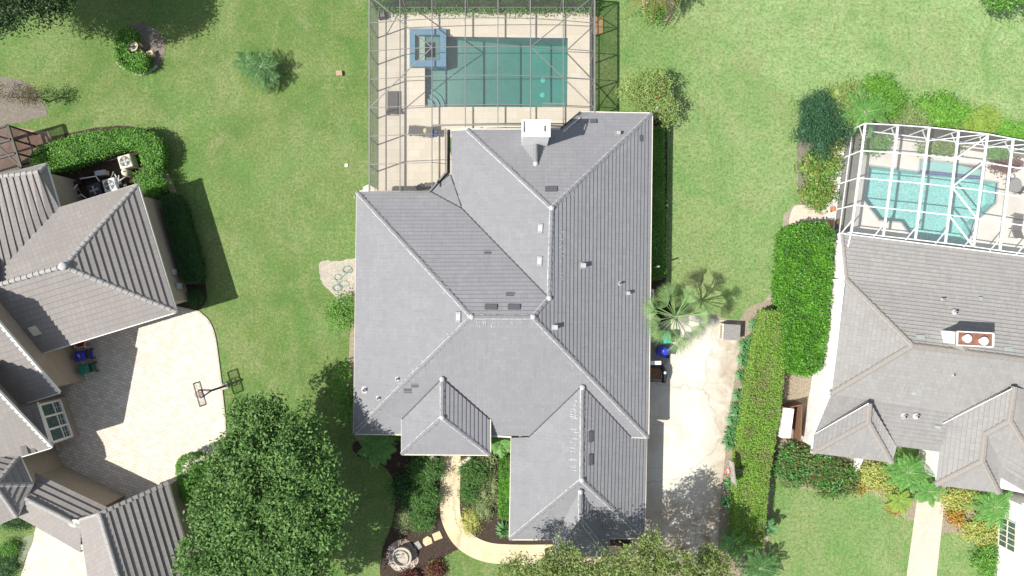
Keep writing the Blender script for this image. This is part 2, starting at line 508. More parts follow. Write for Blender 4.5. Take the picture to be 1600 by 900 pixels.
M['plaster1'] = plastermat('teal_pool_plaster', (.30, .35, .315), (.35, .40, .36), .3)
M['plaster2'] = plastermat('aqua_pool_plaster', (.31, .56, .54), (.72, .88, .86), .55, 7.0)
M['tile_blue'] = brickmat('blue_glazed_tile', (.09, .19, .27), (.14, .25, .34), (.2, .28, .33), .15, .15, .01, 0, (.1, .22, .34))
M['tile_navy'] = brickmat('navy_glazed_tile', (.03, .05, .16), (.06, .09, .24), (.2, .22, .3), .15, .15, .02)
M['step_tile'] = mat('pale_step_edge', (.30, .48, .52), (.25, .42, .46), 4, .7)
M['sling'] = mat('grey_sling_fabric', (.105, .095, .095), (.13, .12, .12), 20, .9)
M['yellow'] = mat('yellow_cushion_cloth', (.55, .5, .2), (.45, .42, .2), 20, .9)
M['towel'] = mat('blue_towel_cloth', (.05, .09, .2), (.08, .12, .24), 20, .9)
M['bin_blue'] = mat('blue_bin_plastic', (.02, .03, .48), (.03, .05, .55), 3, .4, .5)
M['bin_green'] = mat('green_bin_plastic', (.01, .20, .13), (.015, .24, .16), 3, .4, .5)
M['bin_teal'] = mat('teal_bin_plastic', (.05, .46, .34), (.04, .4, .3), 3, .4, .5)
M['bark'] = mat('bark', (.12, .09, .065), (.2, .16, .12), 8, .95, bmp=1)
M['trunk_grey'] = mat('grey_bark', (.22, .19, .15), (.3, .26, .21), 8, .95, bmp=1)
M['copper'] = mat('copper_sheet', (.24, .12, .085), (.34, .17, .12), 3, .45, .5, metal=.3)
M['stone'] = mat('pale_stone', (.50, .46, .40), (.38, .35, .3), 6, .9, bmp=.6)
M['stone_yellow'] = mat('buff_flagstone', (.62, .5, .3), (.55, .44, .27), 4, .9)
M['stone_grey'] = mat('grey_flagstone', (.36, .35, .33), (.28, .27, .26), 4, .9)
M['pebble'] = brickmat('mixed_pebbles', (.50, .42, .36), (.36, .24, .16), (.2, .15, .12), .12, .1, .02, .4, (.6, .56, .52), amt=.8)
M['terracotta'] = mat('terracotta', (.46, .2, .11), (.36, .15, .08), 5, .8)
M['brick_edge'] = brickmat('brick_edging', (.42, .26, .19), (.5, .38, .3), (.4, .35, .3), .22, .1, .015)
M['glass'] = mat('window_glass', (.03, .06, .06), (.10, .17, .15), 6, .1, .7)
M['red'] = mat('red_paint', (.5, .03, .02), (.4, .03, .02), 5, .5)
M['net'] = mat('white_net_cord', (.8, .78, .76), (.7, .7, .7), 5, .8)
M['hose'] = mat('teal_hose_rubber', (.12, .30, .27), (.16, .34, .31), 5, .5)
M['orange'] = mat('orange_cord_rubber', (.6, .13, .04), (.5, .1, .03), 5, .5)
M['tanwood'] = mat('tan_boards', (.55, .36, .17), (.46, .3, .15), 5, .8)
M['brownwood'] = mat('brown_boards', (.16, .085, .05), (.22, .13, .08), 5, .8)
M['greyboard'] = mat('weathered_grey_board', (.22, .21, .205), (.27, .26, .25), 5, .9)
M['clear'] = screenmat('clear_acrylic', .18, (.5, .5, .5))
M['pale_vent'] = mat('pale_vent_metal', (.26, .265, .27), (.33, .335, .34), 5, .6)
M['pale_tile'] = mat('pale_green_grey_tile', (.33, .37, .35), (.28, .32, .31), 5)
M['patch'] = mat('dark_vent_louvre', (.085, .088, .098), (.12, .122, .132), 30, .6)
M['skirt_yellow'] = mat('old_paint_chip', (.34, .34, .35), (.42, .42, .43), 8, .9)

G_mag = leafmat('magnolia_leaves', [(0.066, 0.147, 0.037), (0.110, 0.230, 0.055), (0.184, 0.331, 0.093), (0.093, 0.184, 0.055)], .6, .3, .2)
G_oak = leafmat('oak_leaves', [(0.029, 0.063, 0.021), (0.046, 0.092, 0.029), (0.069, 0.127, 0.040)], .5, .35, .15)
G_myrtle = leafmat('willowy_leaves', [(0.161, 0.235, 0.057), (0.235, 0.321, 0.084), (0.321, 0.405, 0.141), (0.122, 0.170, 0.052)], .5, .35, .3)
G_bright = leafmat('bright_hedge_leaves', [(0.069, 0.218, 0.021), (0.115, 0.322, 0.029), (0.161, 0.380, 0.040)], .45, .4, .25, patch=(.06, .16, .03))
G_mid = leafmat('mid_hedge_leaves', [(0.080, 0.224, 0.035), (0.128, 0.304, 0.048), (0.192, 0.416, 0.072)], .5, .35, .2)
G_bed = leafmat('dark_mound_leaves', [(0.045, 0.123, 0.028), (0.084, 0.202, 0.045), (0.134, 0.280, 0.067), (0.056, 0.146, 0.034)], .5, .35, .2)
G_dark = leafmat('dark_hedge_leaves', [(0.025, 0.081, 0.020), (0.037, 0.112, 0.027), (0.056, 0.150, 0.035)], .5, .35, .15)
G_clip = leafmat('clipped_hedge_leaves', [(.15, .32, .035), (.22, .43, .06), (.30, .42, .10), (.17, .37, .045), (.10, .23, .03)], .6, .25, .2, patch=(.25, .26, .11))
G_pine = leafmat('blue_green_needles', [(0.030, 0.090, 0.042), (0.042, 0.120, 0.054), (0.060, 0.144, 0.072)], .6, .3, .1)
G_lime = leafmat('lime_leaves', [(.22, .36, .06), (.30, .45, .09), (.38, .5, .13)], .5, .3, .3)
G_spring = leafmat('spring_green_leaves', [(.13, .33, .04), (.18, .42, .06), (.25, .48, .09)], .5, .3, .3)
G_pale = leafmat('pale_variegated_leaves', [(.22, .30, .12), (.32, .38, .18), (.16, .24, .09)], .6, .3, .2)
G_yel = leafmat('yellow_variegated_leaves', [(.50, .50, .13), (.62, .60, .22), (.40, .46, .12), (.22, .33, .07)], .55, .3, .25)
G_croton = leafmat('croton_leaves', [(.10, .27, .045), (.18, .36, .07), (.26, .12, .06), (.14, .33, .06), (.09, .22, .04), (.36, .40, .10), (.12, .30, .05)], .5, .35, .2)
G_ixora = leafmat('ixora_leaves', [(.04, .19, .04), (.06, .26, .055), (.09, .30, .06), (.05, .22, .05), (.26, .11, .06), (.05, .23, .05), (.11, .33, .07), (.05, .21, .045)], .45, .4, .2)
G_orange = leafmat('orange_bromeliad_leaves', [(.45, .13, .03), (.55, .3, .06), (.4, .3, .06), (.2, .2, .05)], .5, .3, .2)
G_red = leafmat('dark_red_leaves', [(.10, .04, .03), (.2, .06, .045), (.06, .07, .03)], .5, .3, .15)
G_bottle = leafmat('bottlebrush_leaves', [(0.194, 0.304, 0.073), (0.292, 0.413, 0.121), (0.389, 0.510, 0.182), (0.243, 0.340, 0.097)], .5, .3, .3)
G_palm = leafmat('palm_fronds', [(0.101, 0.270, 0.060), (0.152, 0.355, 0.085), (0.220, 0.423, 0.118)], .5, .4, .2)
G_palm_blue = leafmat('blue_green_palm_fronds', [(.035, .12, .025), (.06, .18, .045), (.14, .28, .09), (.03, .09, .02)], .5, .4, .2)
G_fan = leafmat('fan_palm_fronds', [(.09, .20, .05), (.16, .30, .09), (.28, .42, .17), (.12, .24, .07)], .5, .4, .25)
G_date = leafmat('yellowing_palm_fronds', [(.2, .24, .07), (.3, .26, .1), (.15, .22, .05), (.38, .33, .15)], .6, .3, .2)
G_agap = leafmat('strappy_leaves', [(0.081, 0.230, 0.074), (0.121, 0.297, 0.108), (0.189, 0.365, 0.149)], .5, .4, .2)
G_dry = leafmat('dry_twiggy_leaves', [(.12, .11, .06), (.18, .15, .09), (.07, .08, .035)], .8, .2, .1)
M['flower'] = mat('red_flower', (.6, .08, .05), (.5, .06, .04), 5, .6)

# ------------------------------------------------------------------ ground
def curve(pts, n=6, closed=True):
    out = []; m = len(pts)
    for i in range(m if closed else m - 1):
        p0, p1, p2, p3 = (pts[(i - 1) % m], pts[i], pts[(i + 1) % m], pts[(i + 2) % m]) if closed else \
            (pts[max(i - 1, 0)], pts[i], pts[i + 1], pts[min(i + 2, m - 1)])
        for k in range(n):
            t = k / n
            out.append(tuple(.5 * (2 * p1[j] + (p2[j] - p0[j]) * t + (2 * p0[j] - 5 * p1[j] + 4 * p2[j] - p3[j]) * t * t + (3 * p1[j] - p0[j] - 3 * p2[j] + p3[j]) * t ** 3) for j in range(len(p1))))
    if not closed: out.append(tuple(pts[-1]))
    return out

def g(pts): return [P(u, v)[:2] for u, v in pts]

POOL1 = g([(664, 57), (887, 60), (886, 168), (664, 167)])
POOL2 = g([(1356, 258), (1435, 268), (1437, 249), (1536, 259), (1534, 281), (1559, 285), (1556, 317), (1522, 349), (1512, 384), (1424, 372), (1407, 348), (1373, 345), (1348, 313)])
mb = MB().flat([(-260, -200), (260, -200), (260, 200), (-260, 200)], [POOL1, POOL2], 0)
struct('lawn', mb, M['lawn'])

def ground_patch(name, pts, m, z=.02, smooth=True, n=5, jit=0.0, kerb=None):
    q = curve(pts, n) if smooth else pts
    if jit:
        rr = random.Random(3)
        q = [(a + rr.uniform(-jit, jit), b + rr.uniform(-jit, jit)) for a, b in q]
    mb = MB().flat(g(q), z=z)
    o = struct(name, mb, m)
    if kerb:
        kb = MB(); pp = g(q)
        for i in range(len(pp)):
            a, b = pp[i], pp[(i + 1) % len(pp)]
            kb.bar((a[0], a[1], z + .01), (b[0], b[1], z + .01), .16, .09)
        struct('kerb', kb, kerb)
    return o

# main house driveway, front path, strips
ground_patch('driveway', [(1000, 520), (1060, 492), (1092, 493), (1125, 500), (1158, 503), (1157, 533), (1152, 573), (1141, 630), (1134, 700), (1124, 800), (1120, 905), (1110, 960), (960, 960), (985, 905), (985, 700), (1000, 640)], M['concrete'], .03, smooth=False)
ground_patch('mulch_strip', [(1158, 500), (1175, 478), (1205, 470), (1235, 478), (1243, 560), (1265, 590), (1272, 640), (1262, 690), (1215, 700), (1200, 860), (1195, 960), (1118, 960), (1124, 800), (1134, 700), (1141, 630), (1152, 573)], M['mulch_light'], .022, jit=1.2)
ground_patch('soil_edge', [(1095, 486), (1160, 500), (1200, 462), (1222, 440), (1222, 350), (1230, 330), (1250, 330), (1240, 480), (1170, 515), (1120, 508)], M['soil_pale'], .016, jit=1.5)
def ribbon(name, pts, w_, m, z):
    c = curve(pts, 8, False)
    L, R = [], []
    for i, p in enumerate(c):
        a, b = c[max(i - 1, 0)], c[min(i + 1, len(c) - 1)]
        dx, dy = b[0] - a[0], b[1] - a[1]; l = math.hypot(dx, dy); nx, ny = -dy / l * w_ / 2, dx / l * w_ / 2
        L.append(P(p[0] + nx, p[1] + ny)[:2]); R.append(P(p[0] - nx, p[1] - ny)[:2])
    mb = MB()
    for i in range(len(c) - 1):
        a, b, cc, d = L[i], L[i + 1], R[i + 1], R[i]
        mb.add([(a[0], a[1], z), (b[0], b[1], z), (cc[0], cc[1], z), (d[0], d[1], z)], [(0, 1, 2, 3)])
        for q, r in ((L[i], L[i + 1]), (R[i + 1], R[i])):
            mb.add([(q[0], q[1], z), (q[0], q[1], 0), (r[0], r[1], 0), (r[0], r[1], z)], [(0, 1, 2, 3)])
    return struct(name, mb, m)
ground_patch('mulch_bed', [(556, 690), (625, 690), (700, 700), (697, 760), (692, 800), (700, 832), (722, 850), (708, 862), (690, 872), (668, 880), (662, 905), (600, 908), (596, 870), (602, 845), (612, 820), (618, 780), (612, 745), (590, 722), (558, 712)], M['mulch'], .024, jit=.8)
ground_patch('mulch_bed', [(715, 700), (800, 685), (803, 850), (770, 852), (742, 842), (722, 815), (716, 780)], M['mulch'], .024, jit=.8)
ground_patch('mulch_bed', [(795, 838), (1002, 838), (1000, 856), (795, 852)], M['mulch'], .02)
ground_patch('mulch_bed', [(1008, 190), (1040, 195), (1040, 430), (1047, 470), (1060, 500), (1050, 530), (1012, 560), (1000, 480)], M['mulch'], .018, jit=1)
ground_patch('paver_patio', [(1002, 505), (1040, 512), (1047, 540), (1040, 570), (1005, 572)], M['stone_grey'], .036)
ground_patch('sand_patch', [(504, 408), (530, 408), (560, 404), (575, 430), (572, 470), (540, 476), (520, 460), (503, 440), (498, 420)], M['pad_pale'], .018, jit=1.2)
ground_patch('soil_strip', [(550, 500), (572, 498), (572, 680), (552, 676), (545, 600)], M['mulch_light'], .014, jit=1)
ribbon('front_path', [(704, 700), (704, 740), (703, 780), (706, 812), (724, 843), (756, 861), (800, 866), (900, 866), (1000, 870)], 31, M['path'], .05)

# left house paving
ground_patch('paver_driveway', [(300, 485), (316, 492), (328, 505), (336, 528), (342, 570), (347, 612), (352, 665), (350, 700), (318, 716), (290, 745), (284, 790), (200, 830), (120, 800), (60, 760), (40, 600), (60, 500), (200, 470)], M['pavers'], .03, n=4, smooth=True, kerb=M['edge_conc'])
ground_patch('paver_drive_front', [(57, 822), (64, 812), (135, 850), (150, 910), (150, 1000), (20, 1000), (33, 900)], M['pavers'], .028, smooth=False)
ground_patch('mulch_bed', [(30, 265), (50, 225), (150, 200), (225, 200), (252, 225), (262, 275), (285, 330), (305, 380), (322, 450), (320, 475), (300, 488), (270, 480), (230, 350), (120, 340)], M['mulch'], .018, jit=.8)
ground_patch('stone_path', [(252, 258), (262, 270), (278, 305), (272, 310), (258, 285), (246, 264)], M['brick_edge'], .03)
ground_patch('brick_patio', [(-60, 215), (12, 196), (60, 205), (75, 205), (87, 230), (45, 246), (15, 262), (-60, 285)], M['redbrick'], .03, smooth=False)
ground_patch('soil_bed', [(-60, 115), (0, 120), (30, 125), (55, 140), (68, 165), (70, 180), (10, 195), (-60, 205)], M['soil_grey'], .015, jit=2)
ground_patch('garden_bed', [(222, 36), (240, 45), (256, 62), (257, 85), (245, 105), (226, 117), (205, 112), (186, 98), (179, 80), (182, 55), (198, 40)], M['soil_grey'], .02, jit=.6)
ground_patch('brick_ring', [(1003, 12), (1008, 28), (1020, 35), (1034, 35), (1046, 28), (1052, 10), (1050, -20), (1006, -20)], M['brick_edge'], .05)
# right house paving
ground_patch('paver_walk', [(1432, 784), (1442, 768), (1478, 756), (1457, 960), (1408, 960)], M['pavers_pale'], .03, smooth=False)
ground_patch('mulch_bed', [(1212, 690), (1275, 700), (1370, 715), (1460, 750), (1440, 800), (1425, 812), (1400, 800), (1355, 765), (1290, 770), (1215, 745)], M['mulch_light'], .024, jit=1)
ground_patch('mulch_bed', [(1474, 762), (1600, 765), (1640, 800), (1600, 960), (1540, 930), (1535, 860), (1500, 835), (1465, 825)], M['mulch_light'], .024, jit=1)
ground_patch('mulch_bed', [(1250, 210), (1300, 180), (1345, 190), (1400, 185), (1500, 190), (1650, 225), (1640, 290), (1560, 270), (1340, 240), (1315, 330), (1255, 335)], M['soil_grey'], .012, jit=1)
ground_patch('paver_step', [(1236, 332), (1252, 320), (1312, 335), (1308, 362), (1240, 358)], M['pavers_pale'], .02)
ground_patch('soil_strip', [(1225, 590), (1280, 590), (1275, 700), (1215, 700)], M['mulch_light'], .021, jit=1)

# ------------------------------------------------------------------ pools
DECK1 = g([(590, 20), (924, 20), (924, 180), (905, 205), (905, 215), (700, 215), (720, 330), (590, 330)])
mb = MB().flat(DECK1, [POOL1], .06)
for i in range(len(DECK1)):
    a, b = DECK1[i], DECK1[(i + 1) % len(DECK1)]
    mb.add([(a[0], a[1], 0), (b[0], b[1], 0), (b[0], b[1], .06), (a[0], a[1], .06)], [(0, 1, 2, 3)])
struct('pool_deck', mb, M['travertine'])
DECK2 = g([(1305, 205), (1700, 262), (1700, 420), (1284, 372)])
mb = MB().flat(DECK2, [POOL2], .05)
struct('pool_deck', mb, M['deck_white'])

def pool(pts, depth, zt, name, label, mats, floor_slope=None, deck_z=.06):
    cx = sum(p[0] for p in pts) / len(pts); cy = sum(p[1] for p in pts) / len(pts)
    t = thing(name, label, 'swimming pool', (cx, cy, 0))
    b = MB().flat(pts, z=-depth)
    if floor_slope:
        b = MB()
        xs = [p[0] for p in pts]; ys = [p[1] for p in pts]
        x0, x1, y0, y1 = min(xs), max(xs), min(ys), max(ys); n = 12
        for i in range(n):
            xa, xb = x0 + (x1 - x0) * i / n, x0 + (x1 - x0) * (i + 1) / n
            za = -(floor_slope[0] + (floor_slope[1] - floor_slope[0]) * min(1, max(0, (i / n - .2) / .5)))
            zb = -(floor_slope[0] + (floor_slope[1] - floor_slope[0]) * min(1, max(0, ((i + 1) / n - .2) / .5)))
            b.quad((xa, y0 - .1, za), (xb, y0 - .1, zb), (xb, y1 + .1, zb), (xa, y1 + .1, za))
    n = len(pts)
    b2 = MB()
    for i in range(n):
        a, c = pts[i], pts[(i + 1) % n]
        b.quad((a[0], a[1], -depth), (c[0], c[1], -depth), (c[0], c[1], -.2), (a[0], a[1], -.2))
        b2.quad((a[0], a[1], -.2), (c[0], c[1], -.2), (c[0], c[1], deck_z), (a[0], a[1], deck_z))
    part('basin', b, mats[0], t)
    part('tile_band', b2, mats[1], t)
    if floor_slope:
        wb = MB().flat(pts, z=-.1); nw = len(pts)
        wb = MB(); e_ = .03
        cxx, cyy = cx, cy
        q = [(a[0] + (e_ if a[0] < cxx else -e_), a[1] + (e_ if a[1] < cyy else -e_)) for a in pts]
        if sum(q[i][0] * q[(i + 1) % nw][1] - q[(i + 1) % nw][0] * q[i][1] for i in range(nw)) < 0: q = q[::-1]
        wb.prism(q, -depth - .02, -.1); wb.f.append(tuple(range(nw - 1, -1, -1)))
        part('water', wb, mats[2], t)
    else:
        part('water', MB().flat(pts, z=-.1), mats[2], t)
    return t
p1 = pool(POOL1, 1.7, 0, 'swimming_pool', 'long teal rectangular pool under the grey screen enclosure', (M['plaster1'], M['tile_blue'], M['water1']), (.6, 1.7))
for k, r in enumerate((1.5, 1.1, .7)):
    mb = MB(); c = V(664, 167)
    pr = [(c.x, c.y)] + [(c.x + r * math.cos(a * math.pi / 2 / 10), c.y + r * math.sin(a * math.pi / 2 / 10)) for a in range(11)]
    mb.prism(pr, -1.1, -.5 + k * .12 if k < 2 else -.22)
    st = part('step', mb, M['plaster1'], p1)
    mb = MB(); zz = (-.5 + k * .12 if k < 2 else -.22) + .01
    ar = [Vector((c.x + (r - .03) * math.cos(a * math.pi / 2 / 12), c.y + (r - .03) * math.sin(a * math.pi / 2 / 12), zz)) for a in range(13)]
    for a, b in zip(ar, ar[1:]): mb.bar(a, b, .08, .02)
    part('step_edge', mb, M['step_tile'], st)
for u, v in ((850, 115), (849, 139)):
    c = V(u, v); mb = MB().lathe((c.x, c.y, -1.69), [(.2, 0), (.2, .03), (.14, .05)], 20)
    part('drain_cover', mb, mat('pale_drain', (.45, .75, .7), (.4, .7, .66), 5), p1)
c = V(866, 163); part('bench', MB().box((c.x, c.y, -1.0), (1.9, .45, 1.2)), M['plaster1'], p1)

# raised spa
k = [(640, 44.5), (697, 44.5), (698, 104), (640, 104)]
hs = .45
A = [V(u, v, hs) for u, v in k]
t = thing('spa', 'raised square spa with blue tiled rim at the corner of the teal pool', 'spa', (A[0] + A[2]) / 2 * Vector((1, 1, 0)) if False else ((A[0].x + A[2].x) / 2, (A[0].y + A[2].y) / 2, 0))
x0, x1, y0, y1 = A[0].x, A[1].x, A[2].y, A[0].y
ix0, ix1, iy0, iy1 = x0 + .42, x1 - .47, y0 + .48, y1 - .48
mb = MB().flat([(x0, y0), (x1, y0), (x1, y1), (x0, y1)], [[(ix0, iy0), (ix1, iy0), (ix1, iy1), (ix0, iy1)]], hs)
part('rim', mb, M['tile_blue'], t)
mb = MB().prism([(x0, y0), (x1, y0), (x1, y1), (x0, y1)], -1.2, hs - .002, top=False)
mb.prism([(ix0, iy0), (ix1, iy0), (ix1, iy1), (ix0, iy1)], -.6, hs - .002, top=False)
part('wall', mb, M['tile_blue'], t)
part('seat', MB().flat([(ix0, iy0), (ix1, iy0), (ix1, iy1), (ix0, iy1)], [[(ix0 + .45, iy0 + .4), (ix1 - .4, iy0 + .4), (ix1 - .4, iy1 - .4), (ix0 + .45, iy1 - .4)]], -.05).prism([(ix0 + .45, iy0 + .4), (ix1 - .4, iy0 + .4), (ix1 - .4, iy1 - .4), (ix0 + .45, iy1 - .4)], -.6, -.051, top=False), mat('grey_spa_plaster', (.2, .25, .25), (.26, .31, .3), 6), t)
part('floor', MB().flat([(ix0, iy0), (ix1, iy0), (ix1, iy1), (ix0, iy1)], z=-.6), mat('grey_spa_floor', (.3, .35, .34), (.24, .28, .28), 6), t)
part('water', MB().flat([(ix0, iy0), (ix1, iy0), (ix1, iy1), (ix0, iy1)], z=.28), M['water_spa'], t)

p2 = pool(POOL2, 1.3, 0, 'swimming_pool', 'turquoise pool with angled corners under the white framed screen enclosure', (M['plaster2'], M['tile_navy'], M['water2']), None, .05)
q = g([(1437, 249), (1536, 259), (1533, 277), (1435, 268)])
part('tanning_ledge', MB().prism(q, -1.3, -.16), mat('pale_ledge_plaster', (.42, .55, .54), (.5, .62, .6), 5), p2)
a, b = V(1435.5, 268), V(1534, 278)
part('tile_weir', MB().bar((a.x, a.y, -.05), (b.x, b.y, -.05), .25, .16), M['tile_navy'], p2)
mb = MB(); pp = POOL2
for i in range(len(pp)):
    mb.bar((pp[i][0], pp[i][1], .06), (pp[(i + 1) % len(pp)][0], pp[(i + 1) % len(pp)][1], .06), .12, .04)
part('coping', mb, mat('grey_coping_trim', (.36, .37, .36), (.42, .42, .4), 4), p2)

# ------------------------------------------------------------------ roofs
class House:
    def __init__(s, name, label, cat, loc, rm, cm, expo, lift, gut, capr=.17, mortar=True):
        s.t = thing(name, label, cat, loc)
        s.rm, s.cm, s.expo, s.lift, s.gut, s.capr, s.mo = rm, cm, expo, lift, gut, capr, mortar
        s.rb = MB(); s.polys = []; s.gs = []; s.caps = []; s.mos = []; s.ends = []
    def plane(s, pts, expo=None):
        expo = expo or s.expo
        P3 = [V(*p) for p in pts]
        n = Vector((0, 0, 0))
        for i in range(len(P3)):
            a, b = P3[i], P3[(i + 1) % len(P3)]
            n += Vector(((a.y - b.y) * (a.z + b.z), (a.z - b.z) * (a.x + b.x), (a.x - b.x) * (a.y + b.y)))
        n.normalize()
        if n.z < 0: n = -n; P3o = P3[::-1]
        else: P3o = P3
        e = (P3[1] - P3[0]).normalized(); up = n.cross(e).normalized()
        if up.z < 0: up = -up
        e = up.cross(n)
        bm = bmesh.new()
        bm.faces.new([bm.verts.new(p) for p in P3o])
        sv = [p.dot(up) for p in P3]; s0, s1 = min(P3[0].dot(up), P3[1].dot(up)), max(sv)
        smin = min(sv)
        kk = int((smin - s0) / expo) - 1
        k = kk
        while s0 + k * expo < s1:
            bmesh.ops.bisect_plane(bm, geom=bm.verts[:] + bm.edges[:] + bm.faces[:], plane_co=up * (s0 + k * expo), plane_no=up, dist=1e-5)
            k += 1
        for f in bm.faces:
            cs = f.calc_center_median().dot(up)
            kb = math.floor((cs - s0) / expo); sb = s0 + kb * expo
            base = len(s.rb.v); vv = []; uvs = []
            for v in f.verts:
                x = v.co.dot(up); fr = min(1, max(0, (x - sb) / expo))
                vv.append(v.co + n * (s.lift * (1 - fr))); uvs.append((v.co.dot(e), x - s0))
            s.rb.add(vv, [tuple(range(len(vv)))]); s.rb.uv[len(s.rb.f) - 1] = uvs
            m = len(vv)
            for i in range(m):
                a, b = f.verts[i].co, f.verts[(i + 1) % m].co
                if abs(a.dot(up) - sb) < 2e-3 and abs(b.dot(up) - sb) < 2e-3:
                    s.rb.add([vv[i], vv[(i + 1) % m], b - n * .02, a - n * .02], [(3, 2, 1, 0)])
                    s.rb.uv[len(s.rb.f) - 1] = [(.17, .15)] * 4
        s.polys.append([tuple(p) for p in P3o])
        bm.free()
    def eave(s, a, b, w_=.11, h=.16, gb=None):
        A, B = V(*a), V(*b)
        if gb is None: gb = MB(); s.gs.append(gb)
        gb.bar(A - Vector((0, 0, .05)), B - Vector((0, 0, .05)), w_, h)
    def eaves(s, pts, **kw):
        gb = MB(); s.gs.append(gb)
        for a, b in zip(pts, pts[1:]): s.eave(a, b, gb=gb, **kw)
    def cap(s, a, b, r=None):
        A, B = V(*a), V(*b); r = r or s.capr
        if A.z > B.z: A, B = B, A
        d = B - A; L = d.length; d.normalize()
        x = d.cross(Vector((0, 0, 1))).normalized(); y = x.cross(d).normalized()
        n = max(1, round(L / .42)); cb = MB(); mo2 = (MB(), MB()); s.mos += list(mo2)
        for i in range(n):
            p0 = A + d * (L * i / n - .02); p1 = A + d * (L * (i + 1) / n + .03)
            prof = [(-1, -.35), (-.8, .25), (-.4, .55), (.4, .55), (.8, .25), (1, -.35)]
            jx = random.uniform(-.01, .01)
            vv = []
            for pp, rr in ((p0, r * 1.12), (p1, r * .93)):
                for px, py in prof: vv.append(pp + x * (px * rr + jx) + y * (py * rr + (.03 if rr > r else 0)))
            ff = [(j, j + 1, j + 7, j + 6) for j in range(5)] + [(0, 1, 2, 3, 4, 5)]
            cb.add(vv, ff)
            if s.mo:
                for sg in (-1, 1):
                    w1 = r * random.uniform(1.06, 1.2)
                    q = [p0 + x * sg * r * .8 + y * .01, p0 + x * sg * w1 - y * .035, p1 + x * sg * w1 - y * .035, p1 + x * sg * r * .8 + y * .01]
                    q = [v_ + y * .05 for v_ in q]
                    mo2[0 if sg < 0 else 1].quad(*(q if sg < 0 else q[::-1]))
        s.caps.append(cb)
    def knob(s, u, v, h, r=.2):
        c = V(u, v, h); e_ = MB(); s.ends.append(e_); e_.blob((c.x, c.y, c.z + .06), (r, r, .16), 12, 6, .05)
    def finish(s):
        s.roof = part('roof', s.rb, s.rm, s.t)
        for cb in s.caps: part('ridge_cap', cb, s.cm, s.roof)
        for q in s.mos:
            if q.v: part('ridge_mortar', q, M['mortar'], s.roof)
        for q in s.ends: part('ridge_end', q, M['mortar'], s.roof, smooth=True)
        for q in s.gs: part('gutter', q, s.gut, s.t)
        vv = []; ff = []
        for p in s.polys:
            ff.append(tuple(range(len(vv), len(vv) + len(p)))); vv += p
        s.bvh = BVHTree.FromPolygons(vv, ff)
    def hit(s, u, v):
        o = Vector((0, 0, HC)); d = (V(u, v, 0) - o).normalized()
        loc, n, i, dist = s.bvh.ray_cast(o, d)
        if loc is None: return V(u, v, 4), Vector((0, 0, 1))
        if n.z < 0: n = -n
        return loc, n
    def frame(s, n):
        dn = Vector((n.x, n.y, 0))
        dn = dn.normalized() if dn.length > .01 else Vector((0, -1, 0))
        x = n.cross(dn).normalized(); y = n.cross(x)
        # prefer axes: x along the eave, y down the slope
        return Matrix((x, y, n)).transposed(), x, y
    def vent(s, u, v, wu, wv, kind='flat'):
        loc, n = s.hit(u, v); R, x, y = s.frame(n)
        a = wu / S / 1.08; b = wv / S / 1.08
        if abs(x.x) < abs(x.y): a, b = b, a
        mb = MB()
        if kind == 'flat':
            mb.box(loc + n * .07, (a, b, .1), M=R)
            o = part('roof_vent', mb, M['patch'], s.roof)
            return
        if kind == 'patch':
            mb.box(loc + n * .035, (a, b, .03), M=R)
            part('replacement_tile', mb, M['patch'] if u < 1200 else M['pale_tile'], s.roof); return
        if kind == 'white':
            mb.box(loc + n * .05, (a, b, .08), M=R)
            mb.box(loc + n * .12 + x * (a / 2 - .03), (.05, b, .06), M=R)
            mb.box(loc + n * .12 - x * (a / 2 - .03), (.05, b, .06), M=R)
            part('roof_vent', mb, M['pale_vent'], s.roof, label='pale framed roof vent')
            mb = MB().box(loc + n * .10, (a * .6, b * .8, .05), M=R); part('vent_louvre', mb, M['grey_metal'], s.roof)
            return
        if kind == 'box':
            mb.box(loc + n * .03, (a * 1.25, b * 1.25, .04), M=R)
            mb.box(loc + Vector((0, 0, .18)), (a * .8, b * .75, .3))
            part('roof_vent', mb, M['pale_vent'], s.roof, label='raised white roof vent with metal hood')
            part('vent_hood', MB().box(loc + Vector((0.03, 0, .35)), (a * .9, b * .85, .05)), M['grey_metal'], s.roof); return
        if kind == 'pipe':
            mb.tube([loc + n * .0, loc + n * .05], a * .75, 14)
            mb.tube([loc, loc + Vector((0, 0, .35))], a * .35, 12)
            part('vent_pipe', mb, M['mortar'], s.roof)
            part('pipe_mouth', MB().tube([loc + Vector((0, 0, .345)), loc + Vector((0, 0, .36))], a * .27, 12), M['black'], s.roof)

E = 3.1
mh = House('house', 'large house with smooth grey tiled hip roof and white chimney in the centre', 'house', (0, 2, 0), M['roof_main'], M['cap_main'], .31, .058, M['cream'], .145)
R1, R2, R3, R4 = (737, 495, 7.3), (833, 495, 7.3), (858, 466, 6.7), (862, 325, 6.55)
Vv = (722, 326, 3.6)
mh.plane([(553, 677, E), (558, 300, E), R1])
mh.plane([(558, 300, E), (672, 299, E), Vv, R3, R2, R1])
mh.plane([(672, 299, E), (704, 273, E), Vv])
mh.plane([(706, 272, E), (706, 204, E), (731, 203, 3.65), R4, R3, Vv, (704, 273, E)])
mh.plane([(908, 176, E), (1018, 178, E), R4, (731, 203, 3.65), (876, 203, 3.68)])
mh.plane([(1018, 178, E), (1012, 683, E), R2, R3, R4])
mh.plane([(553, 677, E), (1012, 683, E), R2, R1])
